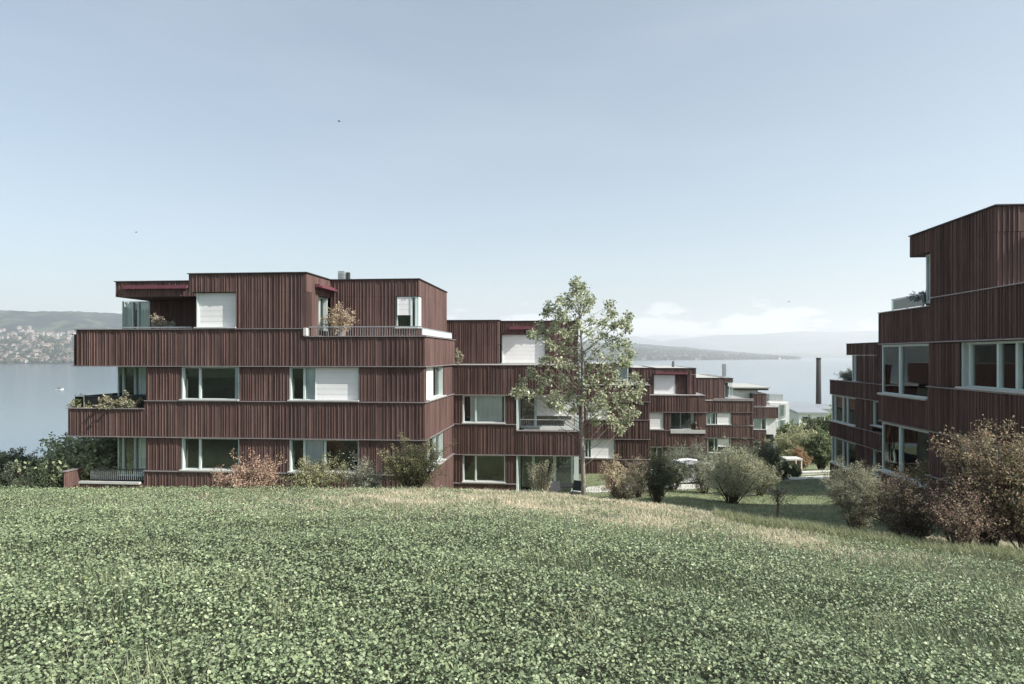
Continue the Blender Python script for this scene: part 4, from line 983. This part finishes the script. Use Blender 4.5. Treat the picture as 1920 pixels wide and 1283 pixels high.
# silver car
def car(loc, rz):
    c = empty('parked_car', loc, rz); tag(c, 'silver car parked between the shrubs, mostly hidden', 'car')
    prof = [(-2.15, .35), (-2.18, .62), (-2.05, .86), (-1.75, .95), (-1.35, 1.32), (-.6, 1.44), (.3, 1.42), (1.0, 1.02), (1.85, .84), (2.12, .62), (2.15, .34)]
    mb = MB(); n = len(prof)
    ring = [[], []]
    for s, y in ((0, -.84), (1, .84)):
        for (x, z) in prof:
            yy = y * (1 if z < .95 else .84); mb.v.append((x, yy, z)); mb.c.append((1, 1, 1)); ring[s].append(len(mb.v) - 1)
    for i in range(n - 1): mb.f.append((ring[0][i], ring[0][i+1], ring[1][i+1], ring[1][i]))
    mb.f.append(tuple(ring[0])); mb.f.append(tuple(reversed(ring[1]))); mb.f.append((ring[0][0], ring[1][0], ring[1][-1], ring[0][-1]))
    o = mb.build('body', M['car'], c); bv = o.modifiers.new('b', 'BEVEL'); bv.width = .06; bv.segments = 3
    mb = MB()
    for y in (-.855, .835): mb.quadbox([(-1.45, y * 1.0, .96), (.88, y, .96), (.88, y + .02, .96), (-1.45, y + .02, .96), (-1.15, y * .87, 1.33), (.28, y * .87, 1.35), (.28, y * .87 + .02, 1.35), (-1.15, y * .87 + .02, 1.33)])
    mb.build('side_window', M['carglass'], c)
    mb = MB(); mb.quadbox([(.98, -.66, 1.06), (.98, .66, 1.06), (1.0, .66, 1.06), (1.0, -.66, 1.06), (.40, -.62, 1.40), (.40, .62, 1.40), (.43, .62, 1.41), (.43, -.62, 1.41)]); mb.build('windscreen', M['carglass'], c)
    for x in (-1.35, 1.35):
        for y in (-.86, .68):
            mb = MB(); mb.tube([(x, y, .32), (x, y + .2, .32)], [.32, .32], 18); wv = mb.build('wheel', M['tyre'], c)
            mb = MB(); mb.tube([(x, y - .01 if y < 0 else y + .21, .32), (x, y + .05 if y < 0 else y + .15, .32)], [.2, .2], 14); mb.build('rim', M['metal'], wv)
    for y in (-.6, .6): mb = MB(); mb.box(2.06, 2.16, y - .16, y + .16, .62, .76); mb.build('headlight', M['lamp'], c)
    mb = MB(); mb.box(-2.2, -2.12, -.7, .7, .62, .76); mb.build('tail_light', M['awning'], c)
car(at_px(1284, 42.5), math.radians(200))

# paths, garden wall, slab
def strip(name, pts, wid, m, label, lift=.02):
    v = []; f = []
    P = []
    for (a, b2) in zip(pts[:-1], pts[1:]):
        for i in range(24): P.append((a[0] + (b2[0] - a[0]) * i / 24, a[1] + (b2[1] - a[1]) * i / 24))
    mb = MB(); W4 = 4
    for i, (x, y) in enumerate(P):
        j = min(i + 1, len(P) - 1); k = max(i - 1, 0); dx, dy = P[j][0] - P[k][0], P[j][1] - P[k][1]; L = math.hypot(dx, dy)
        for w_ in range(W4 + 1):
            o_ = (w_ / W4 - .5) * wid; xx, yy = x - dy / L * o_, y + dx / L * o_; mb.v.append((xx, yy, gz(xx, yy) + lift)); mb.c.append((1, 1, 1))
    for i in range(len(P) - 1):
        for w_ in range(W4): mb.f.append((i*5 + w_, (i+1)*5 + w_, (i+1)*5 + w_ + 1, i*5 + w_ + 1))
    tag(mb.build(name, m), label, kind='structure')
a0 = at_px(1080, 34.5); a1 = at_px(1245, 38); a2 = at_px(1400, 47); a3 = at_px(1580, 50)
strip('gravel_path', [a0[:2], a1[:2], a2[:2], a3[:2]], 3.4, M['concrete'], 'pale gravel path along the foot of the blocks')
p0 = at_px(1452, 53.5); p1 = at_px(1566, 54.5)
gw = empty('garden_wall', (p0[0], p0[1], min(p0[2], p1[2]))); tag(gw, 'low white garden wall at the far side of the shaded lawn', 'wall')
mb = MB(); zt_w = (HY - 885) / F_PX * 54 - gw.location.z; mb.quadbox([(0, 0, -1), (p1[0] - p0[0], p1[1] - p0[1], -1), (p1[0] - p0[0], p1[1] - p0[1] + .3, -1), (0, .3, -1), (0, 0, zt_w - .08), (p1[0] - p0[0], p1[1] - p0[1], zt_w - .08), (p1[0] - p0[0], p1[1] - p0[1] + .3, zt_w - .08), (0, .3, zt_w - .08)]); mb.build('wall', M['white'], gw)
mb = MB(); mb.quadbox([(-.05, -.05, zt_w - .078), (p1[0] - p0[0] + .05, p1[1] - p0[1] - .05, zt_w - .078), (p1[0] - p0[0] + .05, p1[1] - p0[1] + .35, zt_w - .078), (-.05, .35, zt_w - .078), (-.05, -.05, zt_w), (p1[0] - p0[0] + .05, p1[1] - p0[1] - .05, zt_w), (p1[0] - p0[0] + .05, p1[1] - p0[1] + .35, zt_w), (-.05, .35, zt_w)]); mb.build('coping', M['concrete'], gw)
sb_t = 57.0; sl_ = at_px(1486, sb_t); shl = empty('bicycle_shelter', sl_); tag(shl, 'small pale flat roofed shelter on posts behind the garden wall', 'shelter')
ztop = (HY - 859) / F_PX * sb_t - sl_[2]; mb = MB(); mb.box(-.7, .7, -.4, .9, ztop - .14, ztop); mb.build('roof', M['concrete'], shl)
for sx in (-.62, .62):
    for sy in (-.3, .8): mb = MB(); mb.box(sx - .04, sx + .04, sy - .04, sy + .04, -.3, ztop - .142); mb.build('post', M['white'], shl)
loc, H = bush_top(1492, 50, 868); shrub('shrub', 'narrow dark shrub standing before the middle of the low garden wall', 'shrub', loc, .9, H, .08, .04, DARKG, nstem=20, per=12, form='upright', group=g1)

# motor boat on the lake
bt_d = 30 * F_PX / (731 - HY); bo = empty('motor_boat', ((111 - CX) / F_PX * bt_d, bt_d, -30), .4); tag(bo, 'small motor boat crossing the lake at the left', 'boat')
mb = MB(); secs = [(-3, .9, .6), (-1, 1.15, .65), (1.2, 1.0, .75), (2.6, .45, .9), (3.4, .03, 1.0)]; 
for x, wv, h in secs:
    for yy, zz in ((-wv, h), (-wv * .6, -.1), (wv * .6, -.1), (wv, h)): mb.v.append((x, yy, zz)); mb.c.append((1, 1, 1))
for i in range(len(secs) - 1):
    for k in range(3): mb.f.append((i*4 + k, (i+1)*4 + k, (i+1)*4 + k + 1, i*4 + k + 1))
    mb.f.append((i*4 + 3, (i+1)*4 + 3, (i+1)*4, i*4))
mb.f.append((0, 1, 2, 3)); mb.build('hull', M['white'], bo)
mb = MB(); mb.quadbox([(-1, -.7, .66), (1.2, -.7, .66), (1.2, .7, .66), (-1, .7, .66), (-.8, -.6, 1.6), (.5, -.6, 1.6), (.5, .6, 1.6), (-.8, .6, 1.6)]); mb.build('cabin', M['darkmetal'], bo)

# birds
for i, (px, py, t) in enumerate(((636, 228, 60), (255, 436, 70), (1479, 566, 90))):
    bd = empty('bird', ((px - CX) / F_PX * t, t, (HY - py) / F_PX * t), i * 1.3); tag(bd, ('small bird high in the sky above the first block', 'small bird in the sky at the left, above the roof end', 'tiny bird low in the sky above the chimney')[i], 'bird', 'birds in the sky')
    mb = MB(); mb.tube([(-.13, 0, 0), (-.05, 0, .01), (.06, 0, .015), (.13, 0, .02)], [.008, .035, .032, .01], 6)
    for s in (-1, 1):
        n = len(mb.v); mb.v += [(.04, 0, .02), (-.05, 0, .02), (-.05, s * .15, .07), (.01, s * .17, .08), (-.05, s * .30, .03)]; mb.c += [(1, 1, 1)] * 5
        mb.f += [(n, n+1, n+2, n+3), (n+3, n+2, n+4)]
    mb.build('body', M['bird'], bd)

# ------------------------------------------------------------------ far shore houses
def house_mesh(kind):
    L, W_, H_, R_ = ((13, 9, 6, 3.5), (20, 11, 9, 3), (9, 8, 5, 4))[kind]
    mb = MB(); mb.box(-L/2, L/2, -W_/2, W_/2, -4, H_); n = len(mb.v)
    me = bpy.data.meshes.new('far_house'); 
    mb.v += [(-L/2 - .5, -W_/2 - .5, H_), (L/2 + .5, -W_/2 - .5, H_), (L/2 + .5, W_/2 + .5, H_), (-L/2 - .5, W_/2 + .5, H_), (-L/2 - .5, 0, H_ + R_), (L/2 + .5, 0, H_ + R_)]
    k = len(mb.f); mb.f += [(n, n+1, n+5, n+4), (n+2, n+3, n+4, n+5), (n+1, n+2, n+5), (n+3, n, n+4), (n+3, n+2, n+1, n)]
    me.from_pydata(mb.v, [], mb.f); me.materials.append(M['far_wall']); me.materials.append(M['far_roof'])
    for i in range(k, len(mb.f)): me.polygons[i].material_index = 1 if i < k + 2 else 0
    return me
M['far_wall'] = plain('pale_town_wall', (.34, .33, .31), .85, 0, .25, .02)
M['far_roof'] = plain('weathered_roof', (.17, .12, .10), .85, 0, .3, .02)
HM = [house_mesh(k) for k in range(3)]
HR = random.Random(3)
def hill_pt(px, s):
    d0 = Dn(px); dd = d0 * (1 + .55 * s); a = (px - CX) / F_PX; ztop = (HY - Yn(px)) / F_PX * d0 * 1.55
    h = -31 + (ztop + 31) * s ** 1.15; h += (ztop + 31) * .05 * math.sin(px * .05 + 5 * s + 3) * math.sin(math.pi * s)
    return (a * dd, dd, h + 1.5)
nh = 0
def far_house(px, s, lab, grp):
    k = HR.choice((0, 0, 1, 2)); o = bpy.data.objects.new('house', HM[k]); COL.objects.link(o)
    o.location = hill_pt(px, s); o.rotation_euler = (0, 0, HR.uniform(-.6, .6)); sc__ = HR.uniform(.9, 1.5); o.scale = (sc__,) * 3
    tag(o, lab, 'house', grp)
for i in range(190):
    far_house(HR.uniform(-6, 140), (HR.random() ** 1.1) * .56 + .012, 'tiny pale house on the far shore left of the first block', 'houses of the town across the lake at the left')
for i in range(95):
    px = HR.uniform(1182, 1480); far_house(px, HR.random() ** 1.2 * .45 + .012, 'tiny pale house on the hazy shore behind the young tree', 'houses on the hazy shore at the right')
# wooded patches between them
def far_trees(px0, px1, n, smax, name, label, sz, seed):
    R = np.random.RandomState(seed); P = []
    for i in range(n):
        px = R.uniform(px0, px1); s = R.rand() ** .9 * smax + .006; P.append(hill_pt(px, s))
    P = np.array(P); per = 14; base = np.repeat(P, per, 0)
    off = R.randn(n * per, 3) * np.array([[sz, sz, sz * .55]]) + np.array([[0, 0, sz * .4]])
    me = leaf_mesh(name, base + off, R.randn(n * per, 3), R.randn(n * per, 3) * .5 + np.array([[0, -.3, 1]]), R.uniform(.7, 1.4, n * per) * sz * 1.3, R.uniform(.7, 1.3, n * per) * sz, pal_cols(n * per, [(.05, .075, .045), (.08, .11, .06), (.035, .05, .035)], .2, R))
    me.materials.append(M['leaf']); o = bpy.data.objects.new(name, me); COL.objects.link(o); tag(o, label, 'trees', kind='stuff')
far_trees(-60, 200, 900, .42, 'shore_woods', 'dark trees scattered between the houses on the far left shore', 7.0, 1)
far_trees(1150, 1497, 1100, .6, 'headland_woods', 'dark trees between the houses on the hazy right shore', 9.0, 2)
# green belt by the near shore
def belt(name, label, fn, n, sz, pal, seed):
    R = np.random.RandomState(seed); P = np.array([fn(R) for _ in range(n)]); per = 22; base = np.repeat(P, per, 0)
    off = R.randn(n * per, 3) * np.array([[sz, sz, sz * .7]]) + np.array([[0, 0, sz]])
    me = leaf_mesh(name, base + off, R.randn(n * per, 3), R.randn(n * per, 3) * .6 + np.array([[0, -.2, 1]]), R.uniform(.7, 1.3, n * per) * sz * .5, R.uniform(.7, 1.3, n * per) * sz * .3, pal_cols(n * per, pal, .15, R))
    me.materials.append(M['leaf']); o = bpy.data.objects.new(name, me); COL.objects.link(o); tag(o, label, 'trees', kind='stuff')
def fn1(R):
    px = R.uniform(1440, 1700); t = R.uniform(120, 400); a = (px - CX) / F_PX; z = gz(a * t, t)
    return (a * t, t, z - 1.2)
belt('shore_trees', 'low greenery by the near lake shore around the chimney', fn1, 110, 1.6, GREEN + GREYG[:1], 6)

# ------------------------------------------------------------------ the field: clover leaves, blades, straw
def fnoise(x, y, s, seed=0.0):
    x = x / s + seed; y = y / s - seed * 1.7
    return (np.sin(x * 1.3 + 2.1 * np.sin(y * .9 + seed)) + np.sin(y * 1.7 + 1.6 * np.sin(x * 1.1)) + np.sin((x + y) * 2.3 + np.sin(x * 2.9)) * .6 + np.sin((x - y * 1.4) * 3.7 + 1.1) * .4) / 3.0
def scatter(n, ymin, dens_pow, margin=1.8):
    "points in front of the camera, thinning with distance"
    u = NR.rand(n); ymax = 22.5; p = 1 - dens_pow
    y = (ymin ** (p + 1) + u * (ymax ** (p + 1) - ymin ** (p + 1))) ** (1 / (p + 1))
    x = (NR.rand(n) * 2 - 1) * (y * .77 + margin)
    return x, y
NL = 400000
x, y = scatter(NL, 2.7, 1.15)
dry = dryness(x, y); c = crest(x)
pn = fnoise(x, y, .9) * .5 + fnoise(x, y, .28, 3.3) * .5
thin = np.clip(fnoise(x, y, 1.4, 9.1) * 1.5 - .40 + .55 * sstep((x - 0) / 5) * sstep((y - 5) / 5), 0, 1)       # grassy, browner patches
keep = (y < c + .6) & (NR.rand(NL) > dry * 1.15) & (NR.rand(NL) > thin * .85) & (NR.rand(NL) > .25 * (pn < -.35))
x, y, pn, dry, thin = x[keep], y[keep], pn[keep], dry[keep], thin[keep]; n = len(x)
hgt = (.05 + .05 * pn + .04 * fnoise(x, y, .12, 5.0)) * (1 - .5 * dry) + NR.rand(n) ** 1.5 * .11
z = terr(x, y) + np.clip(hgt, .005, .2)
sz = .027 * (np.maximum(y, 4) / 5) ** .28 * NR.uniform(.55, 1.35, n)
ang = NR.rand(n) * 2 * np.pi; tilt = NR.uniform(-.2, .9, n)
D = np.stack([np.cos(ang), np.sin(ang), np.tan(tilt * .7)], 1)
Nn = nrmz(np.stack([NR.randn(n) * .8, NR.randn(n) * .8, np.ones(n)], 1))
cc = pal_cols(n, [(.200, .262, .142), (.26, .325, .182), (.145, .196, .104), (.35, .405, .25), (.22, .272, .145)], .15)
cc *= (1 + .16 * fnoise(x, y, 2.2, 1.0))[:, None]
yel = (NR.rand(n) < .02 + .06 * thin)[:, None]; cc = np.where(yel, cc * np.array([[1.3, 1.15, .95]]), cc)
me = leaf_mesh('clover_field', np.stack([x, y, z], 1), D, Nn, sz, sz * NR.uniform(.5, .8, n), np.clip(cc, .01, .8), .12)
me.materials.append(M['clover']); o = bpy.data.objects.new('clover_field', me); COL.objects.link(o); tag(o, 'dense green clover crop covering the foreground field', 'crop', kind='stuff')

def blades(name, label, x, y, h, wd, pal, lean=.35, lift=0.0):
    n = len(x); z = terr(x, y) + lift; a = NR.rand(n) * 2 * np.pi; ln = h * NR.uniform(0, lean * 2, n)
    b = np.stack([x, y, z], 1); s = np.stack([np.cos(a + 1.57), np.sin(a + 1.57), np.zeros(n)], 1) * wd[:, None] * .5
    m1 = b + np.stack([np.cos(a) * ln * .35, np.sin(a) * ln * .35, h * .6], 1); t_ = b + np.stack([np.cos(a) * ln, np.sin(a) * ln, h], 1)
    v = np.stack([b - s, b + s, m1 + s * .8, m1 - s * .8, t_ + s * .1, t_ - s * .1], 1).reshape(-1, 3); i = np.arange(n)[:, None] * 6
    q = np.concatenate([i + np.array([[0, 1, 2, 3]]), i + np.array([[3, 2, 4, 5]])], 0)
    me = np_mesh(name, v, q, np.repeat(pal_cols(n, pal, .15), 6, 0)); me.materials.append(M['leaf'])
    o = bpy.data.objects.new(name, me); COL.objects.link(o); tag(o, label, 'grass', kind='stuff')
# green grass among the clover
n = 170000; x, y = scatter(n, 2.9, 1.0)
thin = np.clip(fnoise(x, y, 1.4, 9.1) * 1.5 - .25 + .7 * sstep((x - 0) / 5) * sstep((y - 5) / 5), 0, 1)
k = (NR.rand(n) < .10 + thin * .9) & (y < crest(x) + .8); x, y = x[k], y[k]; n = len(x)
blades('grass_blades', 'thin grass growing through the clover', x, y, NR.uniform(.06, .16, n), .006 * np.maximum(y / 5, 1) ** .6 * np.ones(n), [(.15, .22, .11), (.21, .27, .15), (.24, .24, .16), (.12, .17, .09)], .6)
# loose tufts of taller grass in the crop
n = 3600; tcx = NR.uniform(-9, 10, 52); tcy = NR.uniform(3.6, 15, 52); k = NR.randint(0, 52, n); x = tcx[k] + NR.randn(n) * .16; y = tcy[k] + NR.randn(n) * .16
q = (np.abs(x) < y * .8 + 1) & (y < crest(x)); x, y = x[q], y[q]; n = len(x)
blades('grass_tufts', 'pale tufts of taller grass standing in the clover', x, y, NR.uniform(.10, .26, n), .007 * np.ones(n), [(.34, .38, .22), (.42, .42, .27), (.24, .29, .15)], .6)
# straw along the brow
n = 240000; x = NR.uniform(-15, 17, n); y = crest(x) + NR.uniform(-7, 6, n); k = NR.rand(n) < dryness(x, y) * 1.1 + .03; x, y = x[k], y[k]; n = len(x)
blades('dry_grass', 'straw coloured mown grass along the brow of the field', x, y, NR.uniform(.03, .12, n), .013 * np.ones(n), [(.66, .58, .44), (.56, .50, .36), (.76, .68, .54), (.38, .38, .24)], 1.0)
# lawn behind the brow
n = 90000; x = NR.uniform(-2, 26, n); y = NR.uniform(15, 55, n); k = (y > crest(x) + 2.0) & (NR.rand(n) < np.clip(28 / y, 0, 1)); x, y = x[k], y[k]; n = len(x)
blades('lawn_grass', 'short lawn grass between the blocks behind the field', x, y, NR.uniform(.03, .09, n), .02 * np.ones(n), [(.24, .28, .15), (.32, .33, .20), (.18, .22, .11)], .7)
# taller weeds along the right shrubs and the crest line
n = 30000; x = NR.uniform(5.5, 14, n); y = crest(x) + NR.uniform(-1.6, .8, n); 
blades('tall_grass', 'taller uncut grass at the foot of the right hedge', x, y, NR.uniform(.08, .28, n), .010 * np.ones(n), [(.24, .27, .14), (.36, .34, .22), (.18, .23, .10)], .5)
n = 9000; x = NR.uniform(-20, 0, n); y = crest(x) + NR.uniform(-.8, .5, n)
blades('field_edge_grass', 'uneven grass tips along the left brow of the field', x, y, NR.uniform(.03, .11, n), .012 * np.ones(n), [(.20, .26, .13), (.28, .31, .18), (.15, .2, .09)], .5)

# ------------------------------------------------------------------ air
m, t, b = mat('thin_haze'); t.nodes.remove(b); pv = t.nodes.new('ShaderNodeVolumePrincipled'); o_ = t.nodes['Material Output']
pv.inputs['Color'].default_value = (.97, .985, 1.0, 1); pv.inputs['Density'].default_value = 1.1e-4; pv.inputs['Anisotropy'].default_value = .2
t.links.new(pv.outputs[0], o_.inputs['Volume'])
mb = MB(); mb.box(-15900, 15900, -600, 16600, -42, 700)
hz = mb.build('haze', m); tag(hz, 'thin pale air over lake and hills', kind='stuff')
